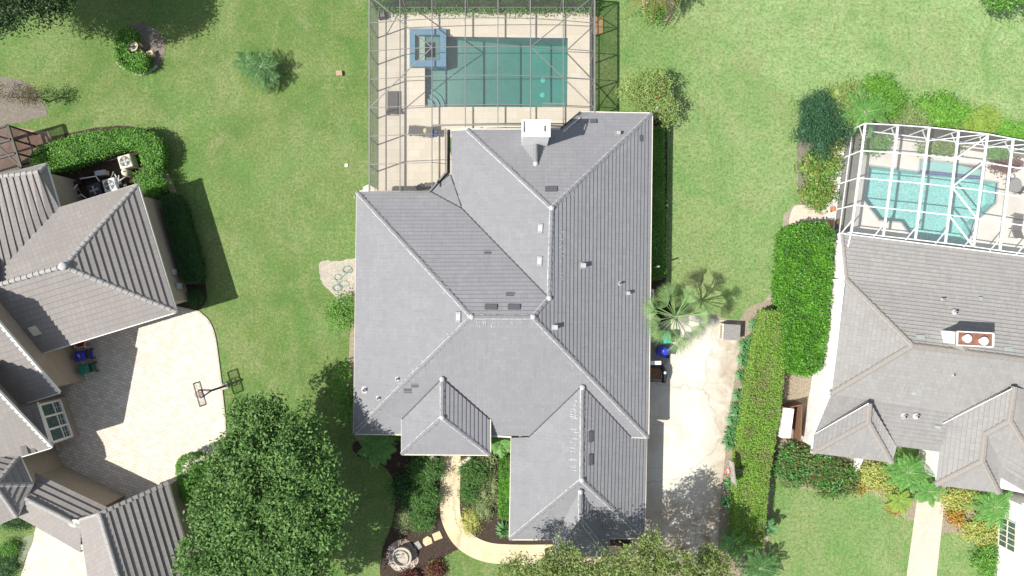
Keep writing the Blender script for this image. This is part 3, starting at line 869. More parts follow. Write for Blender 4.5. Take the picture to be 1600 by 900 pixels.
# garage wing
WE = 2.5
mh.plane([(797, 842, WE), (799, 684, WE), (826, 683, 3.1), (910, 602, 5.02), (909, 750, 5.0)])
mh.plane([(1006, 840, WE), (1010, 684, WE), (986, 683, 3.1), (910, 602, 5.02), (909, 750, 5.0)])
mh.plane([(797, 842, WE), (1006, 840, WE), (909, 750, 5.0)])
mh.plane([(864, 868, WE), (866, 838, WE), (907, 766, 4.68), (907, 812, 4.6)])
mh.plane([(950, 868, WE), (952, 838, WE), (907, 766, 4.68), (907, 812, 4.6)])
mh.plane([(864, 868, WE), (950, 868, WE), (907, 812, 4.6)])
# porch
PE = 3.75
mh.plane([(628, 709, PE), (628, 655, PE), (691, 591, 5.28), (691, 652, 5.22)])
mh.plane([(765, 710, PE), (765, 655, PE), (691, 591, 5.28), (691, 652, 5.22)])
mh.plane([(628, 709, PE), (765, 710, PE), (691, 652, 5.22)])
for a, b in (((558, 300, E), R1), (R1, R2), (R2, R3), (R3, R4), (R4, (1018, 178, E)), ((731, 203, 3.65), R4), ((553, 677, E), R1), ((1012, 683, E), R2),
             ((910, 605, 5.02), (909, 750, 5.0)), ((797, 842, WE), (909, 750, 5.0)), ((1006, 840, WE), (909, 750, 5.0)),
             ((907, 768, 4.68), (907, 812, 4.6)), ((864, 868, WE), (907, 812, 4.6)), ((950, 868, WE), (907, 812, 4.6)),
             ((691, 592, 5.28), (691, 652, 5.22)), ((628, 709, PE), (691, 652, 5.22)), ((765, 710, PE), (691, 652, 5.22))):
    mh.cap(a, b)
for q in (R1, R2, R3, R4, (910, 605, 5.05), (909, 750, 5.02), (907, 768, 4.7), (691, 592, 5.3), (691, 652, 5.24)): mh.knob(*q)
mh.eaves([(672, 299, E), (558, 299, E), (553, 678, E), (628, 679, E)])
mh.eaves([(766, 681, E), (799, 683, E)]); mh.eaves([(985, 683, E), (1013, 684, E), (1019, 177, E), (908, 175, E)])
mh.eaves([(799, 684, WE), (796, 843, WE), (864, 843, WE)]); mh.eaves([(1010, 684, WE), (1007, 841, WE), (950, 841, WE)])
mh.eaves([(866, 838, WE), (864, 869, WE), (950, 869, WE), (952, 838, WE)])
mh.eaves([(628, 655, PE), (628, 710, PE), (766, 711, PE), (766, 655, PE)])
mh.eaves([(706, 203, 3.4), (731, 202, 3.6), (876, 202, 3.64)])
mh.finish()
for a, b in (((672, 299, E), Vv), ((704, 273, E), Vv), (Vv, R3), ((826, 683, 3.1), (910, 602, 5.02)), ((986, 683, 3.1), (910, 602, 5.02)), ((628, 655, PE), (691, 591, 5.28)), ((765, 655, PE), (691, 591, 5.28))):
    A_, B_ = V(*a), V(*b); up_ = Vector((0, 0, .055))
    part('valley', MB().bar(A_ + up_, B_ + up_, .07, .03), M['dark'], mh.roof)
# dark gutter where the cage meets the eaves
mb = MB()
for a, b in (((673, 300, 3.0), (701, 271, 3.0)), ((701, 271, 3.0), (701, 203, 3.0)), ((876, 203, 3.4), (907, 176, 3.1))):
    part('valley_gutter', MB().bar(V(*a), V(*b), .22, .2), M['dark'], mh.t)
mb = MB()
a, b = V(880, 206, 3.8), V(906, 184, 3.45)
mb.bar(a, b, .12, .03); part('flashing', mb, M['mortar'], mh.t)
# walls
wl = MB()
def ins(u, v, du, dv, h): 
    x, y, _ = P(u, v, h); return (x + du, y + dv)
wl.prism([ins(558, 300, .6, -.6, E), ins(553, 677, .6, .6, E), ins(1012, 683, -.6, .6, E), ins(1018, 178, -.6, -.6, E), ins(908, 176, .3, -.6, E), ins(878, 203, 0, -.5, E), ins(706, 203, .5, -.5, E), ins(706, 272, .5, -.2, E), ins(672, 300, .2, -.6, E)], 0, 3.0)
wl.prism([ins(797, 842, .6, .6, WE), ins(1006, 840, -.6, .6, WE), ins(1010, 684, -.6, 0.4, WE), ins(799, 684, .6, .4, WE)], 0, 2.6)
wl.prism([ins(864, 868, .4, .5, WE), ins(950, 868, -.4, .5, WE), ins(952, 838, -.4, 0.4, WE), ins(866, 838, .4, .4, WE)], 0, 2.6)
part('wall', wl, M['stucco_main'], mh.t)
for u in (632, 760):
    wl = MB()
    c = V(u, 703, PE); c2 = V(u, 668, PE)
    wl.box((c.x, c.y, 1.75), (.4, .4, 3.5)); wl.bar((c.x, c.y, 3.4), (c2.x, c2.y, 3.4), .3, .3)
    part('porch_post', wl, M['stucco_main'], mh.t)
# low flared walls beside the front path
for a, b in (((662, 700), (685, 719)), ((736, 712), (718, 724))):
    A_, B_ = V(*a), V(*b)
    mb = MB().bar((A_.x, A_.y, .3), (B_.x, B_.y, .3), .28, .6)
    part('porch_kerb', mb, M['cream'], mh.t)
# chimney
tx0, ty1, _ = P(815, 187, 7.6); tx1, ty0, _ = P(860, 214, 7.6)
ch = MB().prism([(tx0 + .06, ty0 + .06), (tx1 - .06, ty0 + .06), (tx1 - .06, ty1 - .06), (tx0 + .06, ty1 - .06)], 0, 7.45)
cho = part('chimney', ch, M['white'], mh.t)
ring = MB()
ring.flat([(tx0, ty0), (tx1, ty0), (tx1, ty1), (tx0, ty1)], [[(tx0 + .12, ty0 + .3), (tx0 + .42, ty0 + .3), (tx0 + .42, ty1 - .1), (tx0 + .12, ty1 - .1)], [(tx1 - .42, ty0 + .35), (tx1 - .12, ty0 + .35), (tx1 - .12, ty1 - .4), (tx1 - .42, ty1 - .4)]], 7.65)
ring.prism([(tx0, ty0), (tx1, ty0), (tx1, ty1), (tx0, ty1)], 7.5, 7.648, top=False)
part('chimney_cap', ring, M['white'], cho)
# cricket behind chimney
mb = MB()
A_, n_ = mh.hit(837, 256); L_, _ = mh.hit(814, 226); R_, _ = mh.hit(860, 226)
zc = A_.z + .05
B_ = Vector((A_.x - .02, ty0 + .05, zc)); 
L2 = Vector((tx0, ty0 + .04, L_.z)); R2_ = Vector((tx1, ty0 + .04, R_.z))
mb.add([A_ + n_ * .05, L2, B_], [(0, 2, 1)]); mb.uv[len(mb.f) - 1] = [(0, 0), (1, 0), (1, 1)]
mb.add([A_ + n_ * .05, B_, R2_], [(0, 2, 1)]); mb.uv[len(mb.f) - 1] = [(0, 0), (1, 1), (1, 0)]
part('cricket', mb, M['roof_main'], mh.t)
mb = MB().tube([A_ + Vector((0, 0, .05)), B_ + Vector((0, 0, .03))], .17, 10); part('cricket_cap', mb, M['cap_main'], cho)
part('cricket_cap_end', MB().blob((A_.x, A_.y, A_.z + .1), (.18, .2, .15)), M['mortar'], cho, smooth=True)
for a in ((927, 190, 10, 7), (861, 296, 18, 9), (767, 480, 18, 8), (803, 480, 18, 8), (922, 682, 7, 17), (922, 718, 7, 17)): mh.vent(*a, 'flat')
for a in ((1002, 216, 7, 10), (762, 394, 11, 6), (797, 460, 12, 6), (648, 602, 11, 7), (637, 610, 12, 9)): mh.vent(*a, 'patch')
for a in ((845, 357, 8, 14), (844, 408, 8, 14), (717, 495, 8, 15)): mh.vent(*a, 'white')
for a in ((910, 415, 8, 9), (866, 511, 8, 9), (965, 209, 6, 6), (980, 458, 6, 6)): mh.vent(*a, 'box')
for a in ((968, 443, 5, 5), (591, 622, 5, 5), (621, 592, 5, 5), (570, 609, 6, 8)): mh.vent(*a, 'pipe')
# chalky mortar splashes beside the ridges
sp = MB()
def splash(u0, v0, u1, v1, n, sz, spread):
    for i in range(n):
        f = random.random(); u = u0 + (u1 - u0) * f + random.uniform(-spread, spread); v = v0 + (v1 - v0) * f + random.uniform(-spread, spread)
        loc, nn = mh.hit(u, v); R, x, y = mh.frame(nn)
        sp.box(loc + nn * .042, (random.uniform(.03, .07), sz * random.uniform(.4, 1.6), .006), M=R)
splash(880, 335, 876, 440, 26, .16, 3); splash(897, 625, 897, 735, 34, .3, 4); splash(922, 620, 920, 745, 22, .18, 6); splash(560, 305, 730, 490, 34, .14, 9)
splash(745, 505, 830, 505, 14, .2, 5); splash(860, 330, 1000, 200, 18, .1, 9); splash(560, 660, 730, 500, 34, .12, 8); splash(840, 505, 1000, 670, 30, .12, 9)
part('mortar_splashes', sp, M['skirt_yellow'], mh.roof)['kind'] = 'stuff'

# ------------------------------------------------------------------ left house (turned about 16 degrees)
LE = 3.9
lh = House('house', 'taupe tiled house wrapped round the shaded paver court on the left', 'house', (-38, -3, 0), M['roof_left'], M['cap_left'], .44, .085, M['white'], .165, mortar=False)
AP = (99, 416, 7.1); APW = (-80, 467, 7.1)
lh.plane([(275, 487, LE), (214, 289, LE), AP])
lh.plane([(214, 289, LE), (93, 325, LE), (0, 422, 6.0), (-80, 500, 7.0), APW, AP])
lh.plane([(72, 257, LE), (93, 325, LE), (0, 422, 6.0), (-80, 500, 7.0), (-80, 285, 4.9), (60, 269, 4.5)])
lh.plane([(72, 257, LE), (-80, 293, LE), (-80, 285, 4.9), (60, 269, 4.5)])
lh.plane([(275, 487, LE), (68, 550, LE), (-80, 595, LE), APW, AP])
for a, b in ((AP, (214, 289, LE)), (AP, (275, 487, LE)), (AP, APW), ((60, 269, 4.5), (72, 257, LE)), ((60, 269, 4.5), (-80, 285, 4.9))): lh.cap(a, b)
lh.knob(99, 416, 7.15, .3)
lh.eaves([(68, 551, LE), (276, 488, LE), (215, 288, LE), (93, 325, LE), (72, 256, LE), (-60, 288, LE)])
# east facing gables of the two wings, their roofs falling to the south
def IP(x, y, z):
    k = 1 - z / HC
    return (800 + x / k, 450 + y / k, z)
GD = (-.287, -.957); WD = (-.957, .29)
def gable(x, y, t, z0, z1, ln):
    e0 = (x, y); ap = (x + GD[0] * t, y + GD[1] * t)
    lh.plane([IP(*e0, z0), IP(e0[0] + WD[0] * ln, e0[1] + WD[1] * ln, z0), IP(ap[0] + WD[0] * ln, ap[1] + WD[1] * ln, z1), IP(*ap, z1)])
    bk = (ap[0] + GD[0] * t, ap[1] + GD[1] * t)
    lh.plane([IP(*bk, z0), IP(bk[0] + WD[0] * ln, bk[1] + WD[1] * ln, z0), IP(ap[0] + WD[0] * ln, ap[1] + WD[1] * ln, z1), IP(*ap, z1)])
    lh.eaves([IP(*ap, z1), IP(*e0, z0), IP(e0[0] + WD[0] * 48, e0[1] + WD[1] * 48, z0)], w_=.2, h=.2)
    lh.cap(IP(*ap, z1), IP(ap[0] + WD[0] * ln, ap[1] + WD[1] * ln, z1))
    return e0, ap, bk
GB = gable(-655, 151, 128, 4.0, 8.35, 190)
GC = gable(-666, 230, 100, 4.0, 7.5, 190)
lh.plane([(57, 629, 3.6), (79, 700, 3.6), (35, 712, 4.6), (20, 640, 4.6)])
lh.eaves([(57, 629, 3.6), (79, 700, 3.6)], w_=.12)
# octagonal turret roof
TC = (-8, 758, 5.7)
oc = [(30, 712, 4.0), (50, 757, 4.0), (26, 807, 4.0), (-10, 822, 4.0), (-60, 800, 4.0), (-70, 740, 4.0), (-20, 700, 4.0)]
for a, b in zip(oc, oc[1:] + oc[:1]): lh.plane([a, b, TC]); lh.eave(a, b)
for a in oc[:4]: lh.cap(a, TC, .17)
# link roof
lh.plane([(172, 795, 3.0), (48, 736, 3.0), (30, 770, 4.0), (47, 783, 4.2), (127, 823, 4.2)])
lh.plane([(127, 862, 3.0), (28, 805, 3.0), (40, 776, 4.2), (127, 823, 4.2)])
lh.cap((47, 783, 4.2), (127, 823, 4.2), .18)
lh.eaves([(28, 806, 3.0), (128, 862, 3.0)], w_=.08)
# garage roof
lh.plane([(262, 755, 3.4), (312, 925, 3.4), (192, 925, 6.2), (155, 803, 6.0)])
lh.plane([(125, 811, 4.6), (142, 925, 4.4), (192, 925, 6.2), (155, 803, 6.0)])
lh.cap((155, 803, 6.0), (262, 755, 3.4), .16); lh.cap((155, 803, 6.0), (192, 925, 6.2), .18); lh.cap((126, 812, 4.65), (155, 803, 6.0), .12)
lh.eaves([(262, 755, 3.4), (312, 925, 3.4)])
lh.finish()
lw = MB()
def wallpoly(pts, z1, z0=0, b=None):
    (b or lw).prism([P(u, v, h)[:2] for u, v, h in pts], z0, z1)
wallpoly([(268, 470, 0), (287, 473, 0), (255, 345, 0)][:0] + [(208, 303, LE), (258, 471, LE), (66, 530, LE), (-80, 570, LE), (-80, 330, LE), (90, 333, LE)], 3.8)
wallpoly([(88, 335, LE), (66, 268, LE), (-80, 303, LE), (-80, 400, LE)], 3.8)
def gwall(gg, z0, z1, off):
    (e, ap, bk) = gg
    o = (WD[0] * off, WD[1] * off)
    def q(p, z): return ((p[0] + o[0]) / S, -(p[1] + o[1]) / S, z)
    i = 10
    ee = (e[0] + GD[0] * i, e[1] + GD[1] * i); bb = (bk[0] - GD[0] * i, bk[1] - GD[1] * i)
    ze = z0 + (z1 - z0) * i / math.hypot(ap[0] - e[0], ap[1] - e[1]) - .15
    pts = [q(ee, 0), q(ee, ze), q(ap, z1 - .15), q(bb, ze), q(bb, 0)]
    far = [(p[0] + WD[0] * 180 / S, p[1] - WD[1] * 180 / S, p[2]) for p in pts]
    lw.add(pts + far, [(0, 1, 2, 3, 4), (0, 5, 6, 1), (3, 8, 9, 4), (9, 8, 7, 6, 5)])
gwall(GB, 4.0, 8.35, 8)
gwall(GC, 4.0, 7.5, 26)
wallpoly([(53, 631, 3.6), (76, 697, 3.6), (30, 711, 3.6), (0, 640, 3.6)], 3.5)
wallpoly([(27, 716, 4), (46, 757, 4), (23, 803, 4), (-10, 816, 4), (-55, 797, 4), (-65, 740, 4), (-20, 705, 4)], 3.9)
wallpoly([(160, 793, 3), (50, 740, 3), (34, 800, 3), (126, 852, 3)], 2.9)
wallpoly([(254, 763, 3.4), (302, 925, 3.4), (150, 925, 3.4), (140, 820, 3.4)], 3.3)
a, b, c_ = V(254, 763, 3.4), V(155, 806, 5.9), V(150, 822, 3.4)
lw.add([a - Vector((0, 0, .1)), b - Vector((0, 0, .2)), (c_.x, c_.y, 3.3)], [(0, 1, 2), (2, 1, 0)])
part('wall', lw, M['stucco_left'], lh.t)
# six pane window on the bay wall
A_, B_ = Vector(P(53, 631, 3.6)), Vector(P(76, 697, 3.6))
d = (B_ - A_).normalized(); d.z = 0; d.normalize(); nrm = Vector((-d.y, d.x, 0)); nrm = nrm if nrm.x > 0 else -nrm
wc = A_ + (B_ - A_) * .5
wf = MB(); L_ = 2.9; z0w, z1w = 1.0, 3.25
o0 = wc + nrm * .06
def wp(s_, z, off=0): p = o0 + d * s_ + nrm * off; return Vector((p.x, p.y, z))
for zz in (z0w, z1w): wf.bar(wp(-L_ / 2, zz), wp(L_ / 2, zz), .14, .22)
for s_ in (-L_ / 2, -L_ / 6, L_ / 6, L_ / 2): wf.bar(wp(s_, z0w), wp(s_, z1w), .14, .16)
wf.bar(wp(-L_ / 2, 1.85), wp(L_ / 2, 1.85), .12, .08)
wo = part('window', wf, M['white'], lh.t, label='white framed six pane window of the bay')
pb = MB().quad(wp(-L_ / 2, z0w, -.02), wp(L_ / 2, z0w, -.02), wp(L_ / 2, z1w, -.02), wp(-L_ / 2, z1w, -.02))
part('pane', pb, M['glass'], wo)
mt = MB()
for s_ in (-L_ / 3, 0, L_ / 3): mt.bar(wp(s_, z0w, .01), wp(s_, 1.85, .01), .02, .02)
for zz in (1.2, 1.52): mt.bar(wp(-L_ / 2, zz, .01), wp(L_ / 2, zz, .01), .02, .02)
part('muntin', mt, M['white'], wo)
c = V(55, 515, 5); loc, nn = lh.hit(55, 515); R, x, y = lh.frame(nn)
part('roof_vent', MB().box(loc + nn * .12, (.55, .75, .12), M=R), M['cream'], lh.roof)
loc, nn = lh.hit(118, 818); part('mortar_patch', MB().blob(tuple(loc + nn * .05), (.5, .3, .08)), M['cream'], lh.roof)
# light sconce and hose bib boxes on the long east wall
for u, v in ((268, 425), (276, 447)):
    c = V(u, v, 1.6); part('utility_box', MB().bevbox((c.x + .1, c.y, 1.5), (.25, .45, .6)), M['grey_metal'], lh.t)

# ------------------------------------------------------------------ right house
rh = House('house', 'weathered grey shingle house with white walls on the right', 'house', (34, -8, 0), M['roof_right'], M['cap_right'], .30, .075, M['white'], .22, mortar=False)
RR = (1425, 540, 5.3); RRE = (1640, 567, 5.3)
rh.plane([(1312, 366, 2.8), (1640, 407, 2.8), RRE, RR, (1322, 437, 3.3)])
rh.plane([(1322, 437, 3.3), (1299, 615, 3.3), RR])
rh.plane([(1272, 679, 3.15), (1472, 706, 3.15), (1640, 728, 3.15), RRE, RR, (1299, 615, 3.3)])
rh.plane([(1269, 707, 2.9), (1273, 679, 3.2), (1359, 629, 4.15), (1357, 659, 4.1)])
rh.plane([(1269, 707, 2.9), (1393, 722, 2.9), (1357, 659, 4.1)])
rh.plane([(1393, 722, 2.9), (1400, 697, 3.2), (1359, 629, 4.15), (1357, 659, 4.1)])
W1, W2, W3, W4 = (1586, 605, 5.2), (1578, 657, 5.15), (1540, 678, 4.45), (1535, 720, 4.4)
rh.plane([(1462, 757, 3.0), (1473, 663, 3.3), W1, W2, W3, W4])
rh.plane([(1462, 757, 3.0), (1560, 769, 3.0), W4])
rh.plane([(1560, 769, 3.0), (1564, 727, 3.4), W3, W4])
rh.plane([(1562, 745, 3.2), (1640, 790, 3.0), (1650, 760, 3.4), W2, W3, (1563, 727, 3.4)])
rh.plane([(1650, 760, 3.4), (1650, 620, 3.4), W1, W2])
for a, b in ((RR, RRE), (RR, (1322, 437, 3.3)), (RR, (1299, 615, 3.3)), ((1359, 631, 4.15), (1357, 659, 4.1)), ((1269, 707, 2.9), (1357, 659, 4.1)), ((1393, 722, 2.9), (1357, 659, 4.1)),
             (W1, W2), (W2, W3), (W3, W4), ((1462, 757, 3.0), W4), ((1560, 769, 3.0), W4), (W2, (1640, 760, 3.4))): rh.cap(a, b)
rh.cap((1316, 368, 2.85), (1323, 437, 3.3), .12)
rh.eaves([(1640, 406, 2.8), (1311, 365, 2.8), (1319, 437, 3.1), (1298, 615, 3.1)], w_=.14)
rh.eaves([(1298, 617, 3.1), (1271, 679, 3.0), (1268, 708, 2.8)], w_=.08)
rh.eaves([(1464, 757, 2.9), (1473, 664, 3.2)], w_=.16)
for a, b in ((V(1473, 662, 3.75), V(1585, 605, 5.22)), (V(1273, 678, 3.35), V(1357, 630, 4.3))): rh.gs.append(MB().bar(a, b, .05, .05))
rh.finish()
rw = MB()
wallpoly([(1318, 374, 2.8), (1640, 414, 2.8), (1640, 700, 3.0), (1475, 690, 3.1), (1400, 690, 3.1), (1283, 680, 3.1), (1296, 612, 3.1), (1316, 440, 3.1)], 2.75, b=rw)
wallpoly([(1274, 700, 2.9), (1385, 714, 2.9), (1392, 690, 2.9), (1284, 670, 2.9)], 2.7, b=rw)
wallpoly([(1470, 750, 3), (1555, 762, 3), (1640, 780, 3), (1640, 690, 3), (1478, 680, 3)], 2.8, b=rw)
part('wall', rw, M['stucco_right'], rh.t)
# garage wing lower right with dark grid window
gw = MB(); wallpoly([(1598, 790, 3.2), (1590, 960, 3.2), (1700, 960, 3.2), (1700, 790, 3.2)], 3.1, b=gw)
part('wall', gw, M['stucco_right'], rh.t, label='white garage wing wall')
gr = MB().bar(V(1600, 786, 3.3), V(1594, 965, 3.3), .16, .2); part('gutter', gr, M['white'], rh.t)
A_ = V(1598, 790, 3.2); B_ = V(1590, 960, 3.2); d = (B_ - A_).normalized(); nrm = Vector((-1, .03, 0)).normalized()
def gp(v, z, off=.03):
    f = (v - 790) / 170; p = A_ + (B_ - A_) * f + nrm * off; return Vector((p.x, p.y, z))
wo = part('window', MB().quad(gp(822, 1.0), gp(868, 1.0), gp(868, 2.7), gp(822, 2.7)), M['glass'], rh.t)
wm = MB()
for i in range(6): v = 822 + 46 * i / 5; wm.bar(gp(v, 1.0, .05), gp(v, 2.7, .05), .07, .05)
for z in (1.0, 1.85, 2.7): wm.bar(gp(822, z, .05), gp(868, z, .05), .05, .07)
part('muntin', wm, M['cream'], wo)
# chimney with copper top
x0, y1, _ = P(1497, 519, 6.7); x1, y0, _ = P(1551, 541, 6.7)
cm = MB().prism([(x0, y0 + .12), (x1, y0), (x1 + .03, y1 - .12), (x0 + .03, y1)], 3.5, 6.5)
co = part('chimney', cm, M['stucco_right'], rh.t)
part('chimney_top', MB().prism([(x0 - .05, y0 + .08), (x1 + .05, y0 - .05), (x1 + .08, y1 - .08), (x0 - .02, y1 + .05)], 6.45, 6.62), M['copper'], co)
rimb = MB()
cc_ = [(x0 - .05, y0 + .08), (x1 + .05, y0 - .05), (x1 + .08, y1 - .08), (x0 - .02, y1 + .05)]
for i in range(4): a, b = cc_[i], cc_[(i + 1) % 4]; rimb.bar((a[0], a[1], 6.66), (b[0], b[1], 6.66), .08, .1)
part('chimney_rim', rimb, M['white'], co)
for u, v in ((1512, 529), (1538, 533)):
    c = V(u, v, 6.9)
    part('flue_cap', MB().lathe((c.x, c.y, 6.6), [(.2, 0), (.2, .25), (.29, .27), (.29, .31), (.05, .38)], 20), M['white'], co)
loc, nn = rh.hit(1509, 552); 
mb = MB().add([loc + nn * .05, (x0, y0 + .1, loc.z + .05), (x1 - .6, y0 + .05, loc.z + .05), ((x0 + x1) / 2 - .3, y0, loc.z + .5)], [(0, 3, 1), (0, 2, 3)])
for k_ in range(2): mb.uv[k_] = [(0, 0), (1, 0), (1, 1)]
part('cricket', mb, M['roof_right'], rh.t)
for a in ((1491, 488, 6, 6), (1487, 585, 6, 6), (1412, 650, 7, 6), (1431, 650, 7, 6), (1472, 468, 3, 3)): rh.vent(*a, 'pipe')
for a in ((1438, 527, 13, 7), (1575, 546, 12, 7), (1532, 467, 6, 6), (1428, 614, 8, 6), (1465, 667, 10, 5)): rh.vent(*a, 'patch')
# electrical meter box on white wall
c = V(1298, 545, 1.6); part('meter_box', MB().bevbox((c.x - .45, c.y, 1.5), (.3, .6, .7)), M['grey_metal'], rh.t)

# ------------------------------------------------------------------ screen enclosures
def cage(name, label, loc, frame_m, roof_m, wall_m, beams, roof_q, walls, door=None):
    t = thing(name, label, 'pool enclosure', loc)
    fb = MB()
    for a, b, w_, h_ in beams: fb.bar(a, b, w_, h_)
    part('frame', fb, frame_m, t)
    rb = MB()
    for q in roof_q: rb.add(q, [tuple(range(len(q)))])
    part('roof_screen', rb, roof_m, t)
    for k_, q in enumerate(walls):
        part('wall_screen', MB().add(q, [tuple(range(len(q)))]), M['screen_west'] if (k_ == 0 and 'grey' in label) else wall_m, t)
    return t
us = [577, 625, 675, 727, 778, 829, 880, 929]
hs_ = [3.1, 3.55, 3.9, 4.05, 4.1, 4.0, 3.6, 3.1]
xs = [P(577, 0, 3.1)[0] + (P(929, 0, 3.1)[0] - P(577, 0, 3.1)[0]) * i / 7 for i in range(8)]
xs = [P(u, 0, h)[0] for u, h in zip(us, hs_)]
def yv(v, h=3.1): return P(0, v, h)[1]
ysN = yv(-7)
rows_y = [ysN, yv(36), yv(80), yv(124), yv(169), yv(203), ]
rows_y2 = [yv(213), yv(257), yv(300)]
beams = []; rq = []; wq = []
def cz(i): return hs_[i]
ye = yv(178)
for i in range(8):
    ys_ = yv(300) if i <= 1 else (yv(203) if i < 7 else ye)
    if i == 2: ys_ = yv(296)
    if i == 6: ys_ = yv(200)
    w_ = .11 if i in (0, 7) else .06
    beams.append(((xs[i], ysN, cz(i)), (xs[i], ys_, cz(i) if i < 6 else cz(i)), w_, .12))
for y in rows_y[:5]:
    for i in range(7): beams.append(((xs[i], y, cz(i)), (xs[i + 1], y, cz(i + 1)), .045, .05))
for i in range(7): beams.append(((xs[i], ysN, cz(i)), (xs[i + 1], ysN, cz(i + 1)), .1, .12))
yb_ = yv(203)
for i in range(2, 6): beams.append(((xs[i], yb_ + .15, cz(i)), (xs[i + 1], yb_ + .15, cz(i + 1)), .1, .1))
for y in rows_y2[:2]:
    beams.append(((xs[0], y, cz(0)), (xs[1], y, cz(1)), .045, .05)); beams.append(((xs[1], y, cz(1)), (xs[2], y, cz(2)), .045, .05))
    beams.append(((xs[2], y, cz(2)), (P(697, 0, 3.2)[0], y, 3.4), .045, .05))
beams.append(((xs[0], yv(300), 3.1), (xs[1], yv(300), 3.3), .12, .1)); beams.append(((xs[1], yv(300), 3.3), (P(672, 0, 3.1)[0], yv(300), 3.2), .12, .1))
beams.append(((P(697, 0, 3.1)[0], yb_, 3.5), (P(697, 0, 3.1)[0], yv(270), 3.3), .12, .12)); beams.append(((P(697, 0, 3.1)[0], yv(270), 3.3), (P(672, 0, 3.1)[0], yv(299), 3.3), .12, .12))
# braces
Y = rows_y
for (i, ya, j, yb2) in ((0, Y[4], 2, Y[2]), (2, Y[2], 0, Y[0]), (7, Y[0], 5, Y[2]), (5, Y[2], 7, Y[4])):
    mi = (i + j) // 2; ym = (ya + yb2) / 2
    beams.append(((xs[i], ya, cz(i)), (xs[mi], ym, cz(mi)), .06, .06)); beams.append(((xs[mi], ym, cz(mi)), (xs[j], yb2, cz(j)), .06, .06))
# wall posts
for y in rows_y[:5] + rows_y2:
    beams.append(((xs[0], y, 0.05), (xs[0], y, 3.1), .08, .08))
for y in rows_y[:5]: beams.append(((xs[7], y, 0.05), (xs[7], y, 3.1), .08, .08))
for i in range(1, 7): beams.append(((xs[i], ysN, .05), (xs[i], ysN, cz(i)), .07, .07))
for z in (.1, 1.0):
    beams.append(((xs[0], ysN, z), (xs[0], yv(300), z), .06, .06)); beams.append(((xs[7], ysN, z), (xs[7], ye, z), .06, .06)); beams.append(((xs[0], ysN, z), (xs[7], ysN, z), .06, .06))
beams.append(((xs[0], Y[1], 1.05), (xs[0], Y[0], 3.05), .05, .05)); beams.append(((xs[7], Y[4], .1), (xs[7], Y[3], 3.05), .05, .05)); beams.append(((xs[7], Y[0], .1), (xs[7], Y[1], 3.05), .05, .05))
for i in range(7):
    yS = yb_ + .15 if i >= 1 else yb_ + .15
    rq.append([(xs[i], ysN, cz(i)), (xs[i + 1], ysN, cz(i + 1)), (xs[i + 1], yS if i < 5 else yv(190), cz(i + 1)), (xs[i], yS if i < 6 else yv(190), cz(i))])
rq.append([(xs[0], yb_ + .15, cz(0)), (xs[1], yb_ + .15, cz(1)), (xs[1], yv(300), 3.3), (xs[0], yv(300), 3.1)])
rq.append([(xs[1], yb_ + .15, cz(1)), (xs[2], yb_ + .15, cz(2)), (P(697, 0, 3.1)[0], yb_ + .15, 3.8), (P(697, 0, 3.1)[0], yv(270), 3.3), (P(672, 0, 3.1)[0], yv(300), 3.3), (xs[1], yv(300), 3.3)])
wq = [[(xs[0], ysN, .05), (xs[0], yv(300), .05), (xs[0], yv(300), 3.1), (xs[0], ysN, 3.1)], [(xs[7], ysN, .05), (xs[7], ye, .05), (xs[7], ye, 3.1), (xs[7], ysN, 3.1)]]
for i in range(7): wq.append([(xs[i], ysN, .05), (xs[i + 1], ysN, .05), (xs[i + 1], ysN, cz(i + 1)), (xs[i], ysN, cz(i))])
cage('screen_enclosure', 'grey framed insect screen cage over the teal rectangular pool', (0, 15, 0), M['cage_grey'], M['screen_roof'], M['screen_wall'], beams, rq, wq)

# white cage right
ch_ = 2.95
tops = [(1352, 193), (1403, 195.5), (1452, 199), (1498, 204), (1543, 209.5), (1583, 217), (1625, 224), (1668, 231)]
bots = [(1330, 363), (1380, 369), (1430, 374.5), (1477, 380), (1521, 385.5), (1562, 391.5), (1604, 397), (1648, 403)]
T_ = [V(u, v, ch_) for u, v in tops]; B_ = [V(u, v, ch_) for u, v in bots]
def rise(f): return Vector((0, 0, 0.0))
beams = []
for i, (a, b) in enumerate(zip(T_, B_)):
    beams.append((a, b, .115, .16)); beams.append(((a.x, a.y, .05), a, .09, .09))
    fr = (a * .86 + b * .14)
    beams.append(((a.x, a.y, 2.1), (fr.x, fr.y, ch_), .06, .06))
    m_ = b * .88 + a * .12; beams.append(((b.x - .6, b.y, 2.75), m_, .07, .07))
for f in (0.0, .25, .5, .75, 1.0):
    pts = [a.lerp(b, f) for a, b in zip(T_, B_)]
    for a, b in zip(pts, pts[1:]): beams.append((a, b, .075, .08))
for k_ in range(3, 7):
    a, b = T_[k_], T_[k_ + 1]
    beams.append((T_[k_ - 1].lerp(B_[k_ - 1], .12), b.lerp(B_[k_ + 1], .0), .06, .06)) if k_ < 6 else None
for (i, fi, j, fj) in ((3, .5, 4, .25), (3, .25, 4, .02), (3, .5, 4, .75), (3, .75, 4, 1.0)):
    beams.append((T_[i].lerp(B_[i], fi), T_[j].lerp(B_[j], fj), .1, .08))
